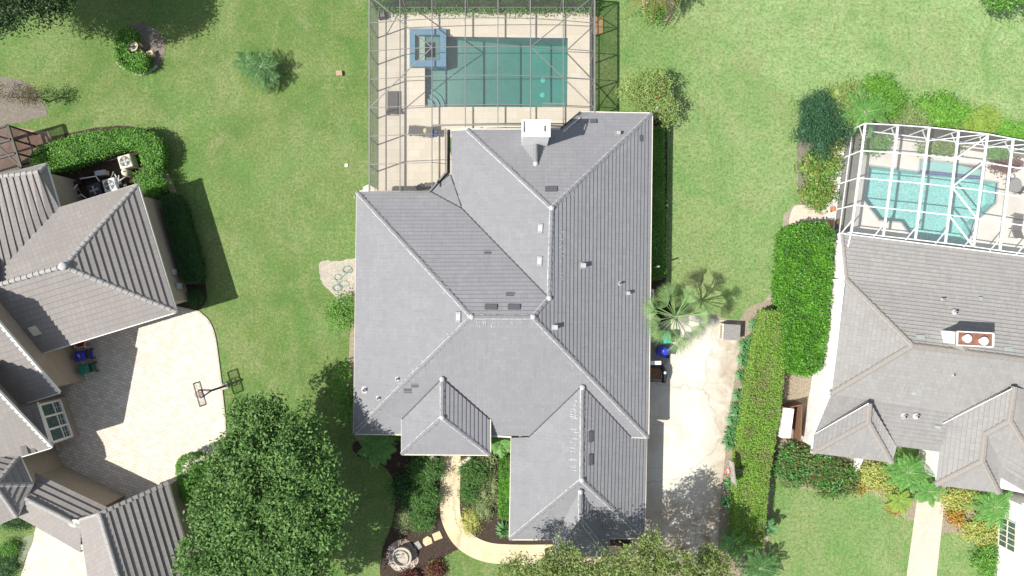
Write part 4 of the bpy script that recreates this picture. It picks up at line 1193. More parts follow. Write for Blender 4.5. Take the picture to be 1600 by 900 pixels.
# west wall
for f in (0, .25, .5, .75, 1.0):
    p = T_[0].lerp(B_[0], f); beams.append(((p.x, p.y, .05), p, .1, .1))
beams.append(((T_[0].x, T_[0].y, 1.1), (B_[0].x, B_[0].y, 1.1), .08, .08)); beams.append(((T_[0].x, T_[0].y, .1), (B_[0].x, B_[0].y, .1), .08, .08))
beams.append(((T_[0].x, T_[0].y, 1.1), (T_[-1].x, T_[-1].y, 1.1), .08, .08)); beams.append(((T_[0].x, T_[0].y, .1), (T_[-1].x, T_[-1].y, .1), .08, .08))
c1 = V(1312, 437, 2.9); beams.append((B_[0], c1, .08, .08)); beams.append(((B_[0].x, B_[0].y - .8, .05), (B_[0].x, B_[0].y - .8, 2.9), .08, .08)); 
beams.append(((B_[0].x - .9, B_[0].y - .5, .1), (c1.x - .5, c1.y, .1), .08, .08)); beams.append(((c1.x - .5, c1.y, .1), c1, .08, .08))
rq = [[T_[i], T_[i + 1], B_[i + 1], B_[i]] for i in range(7)]
wq = [[(T_[0].x, T_[0].y, .05), (B_[0].x, B_[0].y, .05), B_[0], T_[0]]]
for i in range(7): wq.append([(T_[i].x, T_[i].y, .05), (T_[i + 1].x, T_[i + 1].y, .05), T_[i + 1], T_[i]])
cage('screen_enclosure', 'white framed insect screen cage over the turquoise angled pool', (34, 8, 0), M['cage_white'], M['screen_white_roof'], M['screen_wall'], beams, rq, wq)

# brown cage at far left
T_ = [V(u, v, 3.0) for u, v in ((12, 196), (33, 262))]
beams = []; W_ = [V(u, v, 3.0) for u, v in ((-110, 230), (-88, 296))]
for f in (0, .33, .66, 1):
    beams.append((T_[0].lerp(T_[1], f), W_[0].lerp(W_[1], f), .16, .16)); p = T_[0].lerp(T_[1], f); beams.append(((p.x, p.y, 0), p, .12, .12))
beams.append((T_[0], T_[1], .22, .16)); beams.append((T_[0].lerp(W_[0], .3), T_[1].lerp(W_[1], .3), .16, .16))
for f in (.3, .6): p = T_[0].lerp(W_[0], f); beams.append(((p.x, p.y, 0), p, .12, .12))
beams.append((T_[0].lerp(W_[0], .3), T_[1], .1, .1))
beams.append((T_[0] - Vector((0, 0, 1.9)), T_[1] - Vector((0, 0, 1.9)), .08, .08))
cage('screen_enclosure', 'dark bronze screen porch frame over the rusty brick patio at the left edge', (-40, 10, 0), M['cage_brown'], M['screen_brown'], M['screen_brown'], beams,
     [[T_[0], T_[1], W_[1], W_[0]]], [[(T_[0].x, T_[0].y, 0), (T_[1].x, T_[1].y, 0), T_[1], T_[0]], [(T_[0].x, T_[0].y, 0), (W_[0].x, W_[0].y, 0), W_[0], T_[0]]])

# ------------------------------------------------------------------ vegetation builders
def leaf_arrays(pts, L, asp=.45, upb=1.0, dirs=None, rng=RNG, droop=0.0):
    n = len(pts)
    nn = rng.normal(size=(n, 3)) * .8; nn[:, 2] = np.abs(nn[:, 2]) + upb * .5
    nn /= np.linalg.norm(nn, axis=1, keepdims=True)
    r = rng.normal(size=(n, 3)) if dirs is None else dirs + rng.normal(size=(n, 3)) * .25
    t = r - nn * (r * nn).sum(1, keepdims=True); t /= np.linalg.norm(t, axis=1, keepdims=True) + 1e-9
    b = np.cross(nn, t)
    l = (L * rng.uniform(.6, 1.25, size=(n, 1))); w_ = l * asp
    tip = pts + t * l; tip[:, 2] -= droop * l[:, 0]
    v = np.stack([pts, pts + t * l * .5 + b * w_ * .5, tip, pts + t * l * .5 - b * w_ * .5], 1).reshape(-1, 3)
    return v

def crown_pts(blobs, nc, nl, cr, rng=RNG, inner=.55, low=-.4):
    bl = np.array(blobs, float); vol = (bl[:, 3] * bl[:, 4]); pick = rng.choice(len(bl), size=nc * 2, p=vol / vol.sum())
    d = rng.normal(size=(nc * 2, 3)); d /= np.linalg.norm(d, axis=1, keepdims=True)
    keep = d[:, 2] > low; d = d[keep][:nc]; pick = pick[keep][:nc]
    rad = 1 - (rng.random((len(d), 1)) ** 2) * (1 - inner)
    c = bl[pick, :3] + d * bl[pick, 3:6] * rad
    ph = rng.uniform(0, 6, 3)
    c += (np.sin(c[:, [1, 2, 0]] * 1.7 + ph) * .12 * bl[pick, 3:6].min(axis=1, keepdims=True))
    p = np.repeat(c, nl, 0); p = p + rng.normal(size=p.shape) * np.array([cr, cr, cr * .55])
    p[:, 2] = np.maximum(p[:, 2], .03)
    return p

def link_leaf(name, v, m, parent, extra=None):
    n = len(v) // 4
    f = np.arange(n * 4).reshape(-1, 4)
    if extra is not None and len(extra.v):
        q = [ff for ff in extra.f if len(ff) == 4]
        f = np.vstack([f, np.array(q) + len(v)]); v = np.vstack([v, np.array(extra.v)])
    me = fast_mesh(name, v, f); me.materials.append(m)
    o = bpy.data.objects.new(name, me); C.objects.link(o); o.parent = parent; ORI[o.name] = ORI[parent.name]
    return o

def tree(name, label, cat, u, v, h, blobs, m, bark, nc, nl, L, cr, asp=.45, group=None, trunk_r=.2, upb=1.0, core=True, inner=.55, low=-.4, corem=None, leafname='crown', base=None):
    """u,v: photo position of the crown centre at height h.  blobs: offsets in metres (dx,dy,z,rx,ry,rz)."""
    c = V(u, v, h); loc = base or (c.x, c.y, 0)
    t = thing(name, label, cat, loc, group)
    rel = [(b[0] + c.x - loc[0], b[1] + c.y - loc[1], b[2], b[3], b[4], b[5]) for b in blobs]
    p = crown_pts(rel, nc, nl, cr, inner=inner, low=low)
    vv = leaf_arrays(p, L, asp, upb)
    ex = MB()
    if core:
        for b in (rel[:1] if len(rel) > 9 else rel): ex.blob(b[:3], (b[3] * .56, b[4] * .56, b[5] * .5), 12, 7, .1)
    link_leaf(leafname, vv, m, t, ex)
    if bark:
        tb = MB(); zt = rel[0][2]
        tb.tube([(0, 0, -.05), (.05, .03, zt * .4), (rel[0][0] * .5, rel[0][1] * .5, zt * .75)], [trunk_r * 1.3, trunk_r, trunk_r * .75], 8)
        for k_ in range(min(9, max(5, len(rel)))):
            b = rel[k_ % len(rel)]
            a = random.uniform(0, 6.28)
            e = (b[0] + b[3] * .6 * math.cos(a), b[1] + b[4] * .6 * math.sin(a), b[2] + b[5] * .4)
            tb.tube([(rel[0][0] * .3, rel[0][1] * .3, zt * .55), ((e[0]) * .5, (e[1]) * .5, (zt * .6 + e[2]) / 2), e], [trunk_r * .6, trunk_r * .4, trunk_r * .12], 6)
        part('trunk', tb, bark, t, smooth=True, local=True)
    return t

def in_poly(x, y, poly):
    c = np.zeros(len(x), bool); n = len(poly); j = n - 1
    for i in range(n):
        xi, yi = poly[i]; xj, yj = poly[j]
        cond = ((yi > y) != (yj > y)) & (x < (xj - xi) * (y - yi) / (yj - yi + 1e-12) + xi)
        c ^= cond; j = i
    return c

def hedge(name, label, pts, h, m, L=.12, dens=170, group=None, cat='hedge', rough=.07, asp=.6, smooth=False):
    q = curve(pts, 4) if smooth else pts
    w2 = [P(u, v, h)[:2] for u, v in q]
    xs_ = [p[0] for p in w2]; ys_ = [p[1] for p in w2]
    cx, cy = (min(xs_) + max(xs_)) / 2, (min(ys_) + max(ys_)) / 2
    t = thing(name, label, cat, (cx, cy, 0), group)
    w2 = [(a - cx, b - cy) for a, b in w2]
    A = abs(sum(w2[i][0] * w2[(i + 1) % len(w2)][1] - w2[(i + 1) % len(w2)][0] * w2[i][1] for i in range(len(w2)))) / 2
    x0, x1, y0, y1 = min(p[0] for p in w2), max(p[0] for p in w2), min(p[1] for p in w2), max(p[1] for p in w2)
    dens *= 1.7; n = int(dens * (x1 - x0) * (y1 - y0))
    X = RNG.uniform(x0, x1, n); Yy = RNG.uniform(y0, y1, n); k_ = in_poly(X, Yy, w2); X, Yy = X[k_], Yy[k_]
    Z = h + (np.sin(X * 2.3 + Yy) + np.sin(Yy * 1.9 - X * 1.1)) * rough + RNG.normal(size=len(X)) * (.03 + rough * .6) - .1
    P_ = [np.stack([X, Yy, Z], 1)]
    for i in range(len(w2)):
        a, b = np.array(w2[i]), np.array(w2[(i + 1) % len(w2)]); l = np.linalg.norm(b - a)
        k2 = int(dens * .8 * l * h)
        if k2 < 1: continue
        f = RNG.random((k2, 1)); zz = RNG.random(k2) ** .7 * h
        pq = a + (b - a) * f + RNG.normal(size=(k2, 2)) * rough * 1.0
        P_.append(np.column_stack([pq, zz]))
    p = np.vstack(P_); v = leaf_arrays(p, L, asp, .9)
    ex = MB(); s_ = .94
    hp = [(a * s_, b * s_) for a, b in w2]; nn = len(hp)
    ex.prism([(a, b) for a, b in hp], 0, h - .32, top=False)
    tp = MB().flat(hp, z=h - .32)
    for f in tp.f:
        A3, B3, C3 = (Vector(tp.v[i]) for i in f)
        ex.quad(A3, B3, C3, (C3 + A3) / 2)
    link_leaf('foliage', v, m, t, ex)
    return t

def shrub(name, label, u, v, r, h, m, L=.16, n=1400, ry=None, cat='shrub', group=None, asp=.45, clump=.2, upb=1.0, core=True):
    ry = ry or r; rr = random.Random(int(u * 7 + v)); R, Ry = r / S, ry / S
    bl = [(0, 0, h * .42, R * .72, Ry * .72, h * .5)]
    if r > 11:
        k0 = rr.uniform(0, 6.28)
        for k_ in range(6):
            a = k0 + k_ * 1.047 + rr.uniform(-.25, .25); q = rr.uniform(.5, .66)
            bl.append((R * q * math.cos(a), Ry * q * math.sin(a), h * rr.uniform(.32, .5), R * rr.uniform(.38, .58), Ry * rr.uniform(.38, .58), h * rr.uniform(.38, .52)))
    else: bl = [(0, 0, h * .45, R, Ry, h * .55)]
    return tree(name, label, cat, u, v, h * .6, bl, m, None, max(20, n // 7), 12, L, clump, asp, group, upb=upb, core=core, leafname='foliage', low=-.2)

def frond_feather(mb_v, org, ang, L, rise_, droop, nleaf=22, lw=.05, ll=.55, rng=random):
    """one pinnate frond; appends quads (4 verts each)"""
    dx, dy = math.cos(ang), math.sin(ang)
    prev = None
    for i in range(nleaf + 1):
        f = i / nleaf
        r_ = L * f; z = rise_ * f * 1.6 - droop * f * f
        c = Vector((org[0] + dx * r_, org[1] + dy * r_, org[2] + z))
        if prev is not None:
            side = Vector((-dy, dx, 0))
            w_ = .03 * (1 - f) + .01
            mb_v += [prev - side * w_, prev + side * w_, c + side * w_, c - side * w_]
            lf = ll * math.sin(math.pi * min(1, f * .9 + .12)) + .08
            for sg in (-1, 1):
                dirv = (side * sg * .85 + Vector((dx, dy, 0)) * .55 + Vector((0, 0, rng.uniform(-.35, .1)))).normalized()
                fw = Vector((dx, dy, 0)) * lw
                tip = c + dirv * lf * rng.uniform(.85, 1.1)
                mid = c + dirv * lf * .5
                mb_v += [c, mid - fw, tip, mid + fw]
        prev = c

def frond_fan(mb_v, org, ang, pet, L, tilt, n=15, rng=random):
    d = Vector((math.cos(ang), math.sin(ang), 0)); up = Vector((0, 0, 1))
    dr = (d * math.cos(tilt) + up * math.sin(tilt)).normalized()
    hub = Vector(org) + dr * pet; side = Vector((-d.y, d.x, 0))
    w_ = .03; o = Vector(org)
    mb_v += [o - side * w_, o + side * w_, hub + side * w_, hub - side * w_]
    for i in range(n):
        a = -.85 + 1.7 * i / (n - 1)
        v_ = (dr * math.cos(a) + side * math.sin(a)).normalized()
        l = L * (.62 + .42 * math.cos(a)) * rng.uniform(.88, 1.08)
        tip = hub + v_ * l - up * (.28 * l)
        mid = hub + v_ * l * .55 + up * .02
        wd = (up.cross(v_)).normalized() * .024
        mb_v += [hub, mid - wd, tip, mid + wd]

def palm(name, label, u, v, h, L, nf, m, kind='feather', trunk=.14, group=None, cat='palm', droop=1.0, ll=.55, rise_=.6, base=None, nleaf=22, lw=.04, heads=()):
    c = V(u, v, h); loc = (c.x, c.y, 0)
    t = thing(name, label, cat, loc, group)
    q = []
    for (hx, hy, hz, hl) in heads:
        for i in range(int(nf * .7)):
            frond_feather(q, (hx, hy, hz), i * 2.399, hl * random.uniform(.75, 1.1), rise_ * (1 - i / nf), droop * (.5 + i / nf), nleaf, lw, ll)
    for i in range(nf):
        a = i * 2.399 + random.uniform(-.2, .2); k_ = i / nf
        if kind == 'feather':
            frond_feather(q, (0, 0, h), a, L * random.uniform(.8, 1.1), rise_ * (1 - k_ * .9), droop * (.5 + k_), nleaf, lw, ll)
        else:
            frond_fan(q, (0, 0, h), a, L * .62 * random.uniform(.55, 1.2), L * .46 * random.uniform(.85, 1.1), .75 - 1.1 * k_)
    link_leaf('fronds', np.array([tuple(x) for x in q]), m, t)
    if h > .4:
        part('trunk', MB().tube([(0, 0, -.05), (.03, .02, h * .5), (0, 0, h + .05)], [trunk * 1.25, trunk, trunk * 1.1], 10), M['trunk_grey'], t, smooth=True, local=True)
    return t

def strap_clump(name, label, u, v, r, h, n, m, group=None, cat='plant', w_=.05):
    c = V(u, v, 0); t = thing(name, label, cat, (c.x, c.y, 0), group); q = []
    for i in range(n):
        a = random.uniform(0, 6.28); l = r * random.uniform(.5, 1.1); hh = h * random.uniform(.5, 1.1)
        o = Vector((random.uniform(-.12, .12), random.uniform(-.12, .12), .03)); d = Vector((math.cos(a), math.sin(a), 0)); s_ = Vector((-d.y, d.x, 0)) * w_
        mid = o + d * l * .5 + Vector((0, 0, hh)); tip = o + d * l + Vector((0, 0, hh * .55))
        q += [o - s_ * .5, mid - s_, mid + s_, o + s_ * .5, mid - s_, tip - s_ * .15, tip + s_ * .15, mid + s_]
    link_leaf('leaves', np.array([tuple(x) for x in q]), m, t)
    return t

# ------------------------------------------------------------------ trees
def lobes(poly, c, zc, gap, r0, r1, zlo, zhi, seed):
    """small lobes scattered inside a photo outline, higher towards its middle"""
    rr = random.Random(seed); out = []; pts = []
    us_ = [p[0] for p in poly]; vs__ = [p[1] for p in poly]; R_ = max(max(us_) - min(us_), max(vs__) - min(vs__)) / 2
    for _ in range(4000):
        u, v = rr.uniform(min(us_), max(us_)), rr.uniform(min(vs__), max(vs__))
        if not in_poly(np.array([u]), np.array([v]), poly)[0]: continue
        if any((u - a) ** 2 + (v - b) ** 2 < gap ** 2 for a, b in pts): continue
        pts.append((u, v))
        f = min(1, math.hypot(u - c[0], v - c[1]) / R_); z = zlo + (zhi - zlo) * (1 - f * f) + rr.uniform(-.5, .5)
        q, o = V(u, v, z), V(c[0], c[1], zc); r_ = rr.uniform(r0, r1)
        out.append((q.x - o.x, q.y - o.y, z, r_ * rr.uniform(.8, 1.15), r_ * rr.uniform(.8, 1.15), r_ * .8))
    return out
mo_ = [(375, 690), (392, 648), (425, 636), (468, 650), (490, 668), (500, 700), (520, 740), (521, 790), (508, 850), (500, 950), (320, 950), (314, 862), (330, 800), (345, 740)]
mag_lobes = [(0.2, 0, 4.4, 3.7, 5.4, 2.4)] + lobes(mo_, (425, 790), 6.0, 27, 1.0, 1.6, 5.2, 7.8, 5)
tree('magnolia_tree', 'large dense glossy dark green tree between the paver court and the front lawn', 'tree', 425, 790, 6.0, mag_lobes,
     G_mag, M['bark'], 2000, 38, .27, .24, .5, trunk_r=.35, upb=.7, inner=.8, low=-.1)
tree('oak_tree', 'tall dark tree filling the top left corner and shading the lawn', 'tree', 8, -18, 8.0,
     [(0, .4, 8.0, 4.2, 3.4, 2.6), (-3, 2, 7.5, 4, 4, 2.5), (3.0, 4.0, 8.4, 3.6, 2.4, 2.0), (5.2, 5.2, 9.6, 3.0, 2.2, 1.6), (0, 6, 8, 5, 3, 3)],
     G_oak, M['bark'], 2900, 40, .2, .34, .5, core=True, trunk_r=.35, base=(P(8, -18, 8.0)[0], P(8, -18, 8.0)[1] + 5.2, 0))
for i, (u, v, h, rx, ry, lab) in enumerate(((862, 925, 7.4, 3.7, 3.2, 'light green willowy tree covering the front of the garage wing'),
                                   (1000, 918, 7.6, 3.7, 3.4, 'light green willowy tree at the foot of the concrete driveway'),
                                   (1098, 912, 6.2, 2.0, 2.6, 'thin olive green tree between the driveway foot and the clipped hedge'))):
    bl = [(0, 0, h, rx * .75, ry * .8, 1.6), (rx * .6, .6, h + .2, rx * .5, ry * .55, 1.2), (-rx * .6, .4, h - .1, rx * .5, ry * .6, 1.2), (.4, ry * .5, h + .5, rx * .5, ry * .5, 1.0), (-.5, -ry * .7, h, rx * .7, ry * .6, 1.3), (rx * .2, ry * .8, h + .2, rx * .25, ry * .35, .8)]
    tree('willowy_tree', lab, 'tree', u, v, h, bl, G_myrtle, M['trunk_grey'], 560 if i < 2 else 260, 26, .24, .22, .36, trunk_r=.12, core=False, inner=.3, group=None, upb=.9)
t = tree('bottlebrush_tree', 'feathery light green bottlebrush tree with a few red blooms by the top right roof corner', 'tree', 1015, 150, 2.2,
     [(-.1, .4, 1.9, 1.8, 1.6, 1.3), (1.0, -1.0, 1.8, 1.1, 1.2, 1.1), (-.9, .1, 1.7, 1.2, 1.2, 1.1), (.6, .9, 1.8, 1.2, 1.0, 1.1)], G_bottle, M['trunk_grey'], 420, 18, .2, .17, .3, trunk_r=.12, core=False, inner=.35)
fb = MB()
for _ in range(4):
    a = random.uniform(0, 6.28); r_ = random.uniform(0, 1.3); fb.blob((r_ * math.cos(a), r_ * math.sin(a) + .1, 3.0 + random.uniform(-.2, .2)), (.04, .07, .05), 6, 4)
part('flowers', fb, M['flower'], t, local=True)
tree('broadleaf_tree', 'mid green tree just reaching in at the top right corner', 'tree', 1592, -22, 5.0, [(0, 0, 5, 2.4, 1.4, 1.5), (-1.2, .2, 5, 1.4, 1.0, 1.2)], G_mid, M['bark'], 220, 26, .2, .25, .5, trunk_r=.16, base=(P(1592, -22, 5)[0] + .5, P(1592, -22, 5)[1] + 2.2, 0))

# shrubs along the west wall
tree('shrub_tree', 'loose green shrub against the left wall of the grey roofed house', 'shrub', 533, 490, 1.2, [(0, 0, 1.2, 1.15, 1.3, .9), (.6, .3, 1.4, .8, .9, .8)], G_mid, M['bark'], 110, 16, .17, .2, .5, trunk_r=.06, core=False)
tree('shrub_tree', 'leafy shrub between the big dark tree and the lower left wall', 'shrub', 540, 605, 1.0, [(0, 0, 1.0, .9, 1.6, .8), (.4, -1.5, 1.0, .8, 1.0, .8)], G_mid, M['bark'], 120, 16, .17, .2, .5, trunk_r=.06, core=False)
palm('pygmy_palm', 'feathery palm shrub below the left front eave of the grey roofed house', 590, 698, 1.3, 1.5, 26, G_palm, ll=.4, droop=.8, trunk=.08)
palm('pygmy_palm', 'small feathery palm shrub tucked right of the porch roof', 783, 692, 1.0, 1.0, 20, G_palm, ll=.32, droop=.7, trunk=.08)

# front bed shrubs
B = 'shrubs in the front beds'
shrub('shrub', 'dark mounded shrub left of the front path, next to the porch', 665, 735, 27, 1.5, G_bed, .2, 2200, ry=22, group=B, asp=.25)
shrub('shrub', 'dark mounded shrub left of the front path, second from the porch', 662, 778, 28, 1.4, G_bed, .2, 2200, ry=22, group=B, asp=.25)
shrub('shrub', 'bright green mounded shrub left of the front path, above the round fountain', 660, 812, 18, 1.1, G_bed, .18, 1500, ry=18, group=B, asp=.25)
shrub('shrub', 'loose dark shrub on the shaded left side of the front bed', 628, 765, 13, 1.0, G_dark, .18, 900, ry=28, group=B)
shrub('shrub', 'pale low ground shrub left of the round fountain stones', 630, 812, 12, .6, G_pale, .12, 800, ry=16, group=B)
shrub('shrub', 'large dark mounded shrub right of the front path, next to the porch', 738, 735, 22, 1.5, G_bed, .2, 1900, ry=20, group=B, asp=.25)
shrub('shrub', 'smaller dark shrub right of the front path, below the largest one', 733, 770, 16, 1.1, G_bed, .18, 1100, ry=13, group=B, asp=.25)
shrub('shrub', 'broad leaved light shrub at the right of the porch step', 760, 722, 12, 1.0, G_pale, .16, 800, ry=14, group=B)
shrub('shrub', 'pale variegated oval shrub right of the front path', 754, 790, 15, .8, G_pale, .1, 1700, ry=27, group=B)
shrub('shrub', 'yellow green oval shrub at the bend of the front path', 735, 815, 15, .65, G_yel, .1, 1500, ry=20, group=B)
shrub('shrub', 'thin mottled shrub beside the narrow hedge by the garage wall', 772, 762, 7, .7, G_pale, .12, 700, ry=32, group=B)
shrub('shrub', 'dark red leaved shrub at the foot of the round fountain', 682, 893, 14, .7, G_red, .16, 800, ry=12, group=B)
shrub('shrub', 'dark red leaved shrub below the round fountain, at the photo edge', 640, 903, 16, .7, G_red, .16, 700, ry=10, group=B)
hedge('hedge', 'narrow upright hedge against the garage wing wall', [(782, 716), (797, 716), (796, 812), (781, 810)], 1.2, G_bright, .1, 220)
strap_clump('spiky_plant', 'spiky strap leaved plant at the garage wing corner', 788, 825, .75, .6, 70, G_agap)
hedge('hedge', 'long dark hedge along the right wall of the grey roofed house', [(1018, 200), (1037, 198), (1038, 432), (1016, 438)], 1.0, G_mid, .13, 170)

hedge('hedge', 'dark planting just behind the far wall of the grey screen cage', [(582, 12), (928, 12), (932, -16), (580, -16)], 1.0, G_mid, .15, 120, rough=.2)
# hedges right
hedge('hedge', 'tall bright green leafy hedge beside the white walled house', [(1231, 362), (1245, 352), (1290, 350), (1302, 362), (1300, 425), (1296, 480), (1290, 545), (1283, 575), (1265, 586), (1238, 582), (1230, 560), (1228, 500), (1224, 460)], 2.3, G_bright, .17, 150, rough=.1)
hedge('hedge', 'long clipped yellow green hedge between the two driveways of lawn and concrete', [(1197, 487), (1232, 487), (1227, 560), (1219, 640), (1208, 700), (1200, 760), (1192, 855), (1150, 858), (1152, 760), (1160, 690), (1170, 620), (1183, 540)], 1.8, G_clip, .13, 260, rough=.05)
shrub('shrub', 'big blue green needle shrub at the upper left of the white screen cage', 1287, 190, 42, 2.2, G_pine, .22, 7500, ry=48, asp=.25)
shrub('shrub', 'spiky grey green shrub between the blue green shrub and the white cage', 1326, 160, 34, 1.9, G_bottle, .45, 2200, ry=36, asp=.1, core=True)
palm('palm', 'leaning feathery palm at the top left of the white cage', 1352, 175, 1.8, 2.0, 18, G_palm, ll=.4)
shrub('shrub', 'yellow green ferny shrub at the top corner of the white cage', 1376, 152, 38, 1.8, G_spring, .26, 3000, ry=34, asp=.2)
shrub('shrub', 'croton bush with yellow leaves beside the white cage wall', 1305, 222, 14, 1.1, G_yel, .18, 500, ry=18)
shrub('shrub', 'mixed croton bed left of the white cage, upper part', 1281, 258, 31, 1.1, G_croton, .22, 1300, ry=24)
shrub('shrub', 'mixed croton bed left of the white cage, lower part', 1278, 302, 30, 1.0, G_croton, .22, 1300, ry=24)
shrub('shrub', 'big spring green shrub behind the white cage', 1470, 174, 44, 1.6, G_spring, .2, 2600, ry=24)
shrub('shrub', 'sparse mixed shrub behind the white cage left of the spring green one', 1425, 184, 32, 1.2, G_pale, .2, 1600, ry=18)
shrub('shrub', 'lime shrub with white blooms behind the white cage', 1534, 188, 34, 1.3, G_lime, .16, 2200, ry=22)
shrub('shrub', 'round spring green shrub at the right photo edge behind the white cage', 1588, 205, 34, 1.2, G_spring, .16, 1400, ry=16)
shrub('shrub', 'planting inside the white cage behind the pool, left', 1370, 225, 24, 1.0, G_mid, .2, 800, ry=14)
shrub('shrub', 'low planting inside the white cage behind the pool ledge', 1470, 232, 36, .7, G_croton, .18, 900, ry=8)
shrub('shrub', 'flowering planting inside the white cage beside the pool right corner', 1572, 258, 24, .9, G_red, .18, 800, ry=10)
shrub('shrub', 'dark planting inside the white cage at its right side', 1560, 240, 20, .9, G_mid, .18, 800, ry=9)
shrub('shrub', 'wide ixora bush with red tips below the left porch roof corner', 1252, 724, 44, 1.3, G_ixora, .22, 3800, ry=34)
shrub('shrub', 'ixora bush with red tips below the white wall stub', 1306, 746, 38, 1.2, G_ixora, .22, 3000, ry=30)
shrub('shrub', 'yellow variegated bush under the porch roof of the white walled house', 1376, 744, 36, 1.0, G_yel, .18, 3000, ry=24)
shrub('shrub', 'yellow variegated bush right of the paver walk, nearest the roof', 1504, 780, 30, .9, G_yel, .18, 2100, ry=18)
shrub('shrub', 'yellow variegated bush right of the paver walk, beside the garage wall', 1548, 826, 42, 1.0, G_yel, .18, 3000, ry=30)
shrub('shrub', 'dark green bush at the lower right photo edge by the garage wall', 1560, 880, 38, 1.3, G_mid, .17, 3000, ry=32)
shrub('shrub', 'small orange bromeliad left of the paver walk', 1342, 763, 6, .4, G_orange, .18, 160)
shrub('shrub', 'orange leaved bromeliad right of the paver walk', 1494, 806, 13, .6, G_orange, .2, 500, ry=10)
shrub('shrub', 'orange tinted low plants along the lawn edge left of the paver walk', 1400, 795, 12, .4, G_orange, .14, 260, ry=7)
shrub('shrub', 'shady fern clump left of the paver walk', 1408, 772, 18, .7, G_pale, .2, 600, ry=14)
palm('pygmy_palm', 'largest feathery palm at the front of the white walled house', 1418, 738, 1.8, 1.7, 30, G_palm, ll=.38)
palm('pygmy_palm', 'feathery palm leaning over the top of the paver walk', 1450, 768, 1.4, 1.1, 24, G_palm, ll=.3)
palm('pygmy_palm', 'bright feathery palm left of the paver walk, lowest of three', 1405, 782, .9, 1.0, 20, G_lime, ll=.3)
palm('pygmy_palm', 'feathery palm beside the garage wall right of the paver walk', 1555, 792, 1.7, 1.7, 30, G_palm, ll=.38)
palm('palm', 'blue green palm at the foot of the clipped hedge', 1188, 888, 1.3, 1.6, 24, G_palm_blue, ll=.35, droop=.8)
palm('palm', 'slim palm whose shadow falls on the lawn beside the clipped hedge', 1200, 822, 1.2, .7, 14, G_agap, ll=.2)
palm('palm', 'dark palm hidden behind the foot of the clipped hedge', 1150, 852, 1.6, 1.3, 20, G_palm, ll=.3)

# palms on main lot
palm('palm', 'clump of blue green palms standing alone on the left lawn', 408, 104, 1.5, 1.7, 17, G_palm_blue, ll=.42, droop=1.3, trunk=.12, nleaf=17, lw=.03, heads=((-1.4, .5, .9, 1.1), (.2, -.7, 1.1, 1.3)))
palm('palm', 'yellowing palm in the brick ring at the top of the lawn', 1027, -34, 3.6, 2.6, 34, G_date, ll=.5, droop=2.2, trunk=.2)
palm('fan_palm', 'pale green fan palm beside the concrete driveway and bins', 1056, 495, 4.2, 2.6, 26, G_fan, 'fan', trunk=.16)
shrub('shrub', 'round green shrub inside the brick ring below the yellowing palm', 1024, 16, 17, .9, G_mid, .15, 1200, ry=17)

# agapanthus strip
first = None
lab = 'strappy green clump in the row between the concrete driveway and the clipped hedge'
for i, (u, v) in enumerate(((1178, 508), (1162, 541), (1172, 532), (1160, 562), (1170, 556), (1156, 586), (1163, 603), (1152, 617), (1147, 636), (1161, 632), (1143, 655), (1152, 645), (1140, 675), (1150, 668), (1138, 690), (1140, 755), (1146, 768), (1133, 782), (1143, 790))):
    if first is None:
        first = strap_clump('strappy_plant', lab, u, v, .62, .45, 90, G_agap, group='strappy plants along the driveway')
    else:
        dup(first, P(u, v), random.uniform(0, 6), random.uniform(.7, 1.15))

# left lot vegetation
hedge('hedge', 'leafy hedge curving round the air conditioners of the taupe house', [(48, 242), (80, 225), (130, 210), (190, 203), (225, 206), (246, 222), (250, 250), (238, 264), (222, 252), (216, 232), (190, 228), (150, 240), (100, 258), (60, 262)], 1.6, G_mid, .15, 190, rough=.1, smooth=True)
shrub('shrub', 'round bright shrub at the roof corner of the taupe house', 235, 286, 23, 2.0, G_mid, .14, 2600, ry=22)
hedge('hedge', 'dark clipped hedge along the shaded right wall of the taupe house', [(251, 308), (268, 302), (280, 315), (298, 375), (310, 420), (309, 440), (286, 441), (270, 385)], 1.4, G_dark, .11, 240)
shrub('shrub', 'small clipped ball shrub at the end of the dark hedge', 306, 466, 12, .8, G_dark, .09, 1400, ry=12)
tree('dome_hedge', 'large clipped dome shrub beside the garage of the taupe house', 'shrub', 305, 750, 1.5, [(0, 0, .9, 1.6, 2.0, 1.6)], G_mid, None, 1300, 12, .09, .05, .6, inner=.97, leafname='foliage')
shrub('shrub', 'dark groundcover shrub at the bottom left corner', 8, 882, 22, .5, G_dark, .1, 2400, ry=24, core=True)
shrub('shrub', 'round clipped shrub near the bottom left corner', 12, 857, 13, .8, G_mid, .09, 1500, ry=10)
shrub('shrub', 'dark groundcover below the octagonal roof', 25, 815, 26, .5, G_dark, .1, 1800, ry=13)
ground_patch('groundcover_bed', [(18, 870), (28, 850), (40, 838), (54, 834), (50, 850), (36, 882)], leafmat('pale_groundcover', [(.16, .22, .1), (.2, .27, .13), (.12, .18, .07)]), .05, smooth=False)
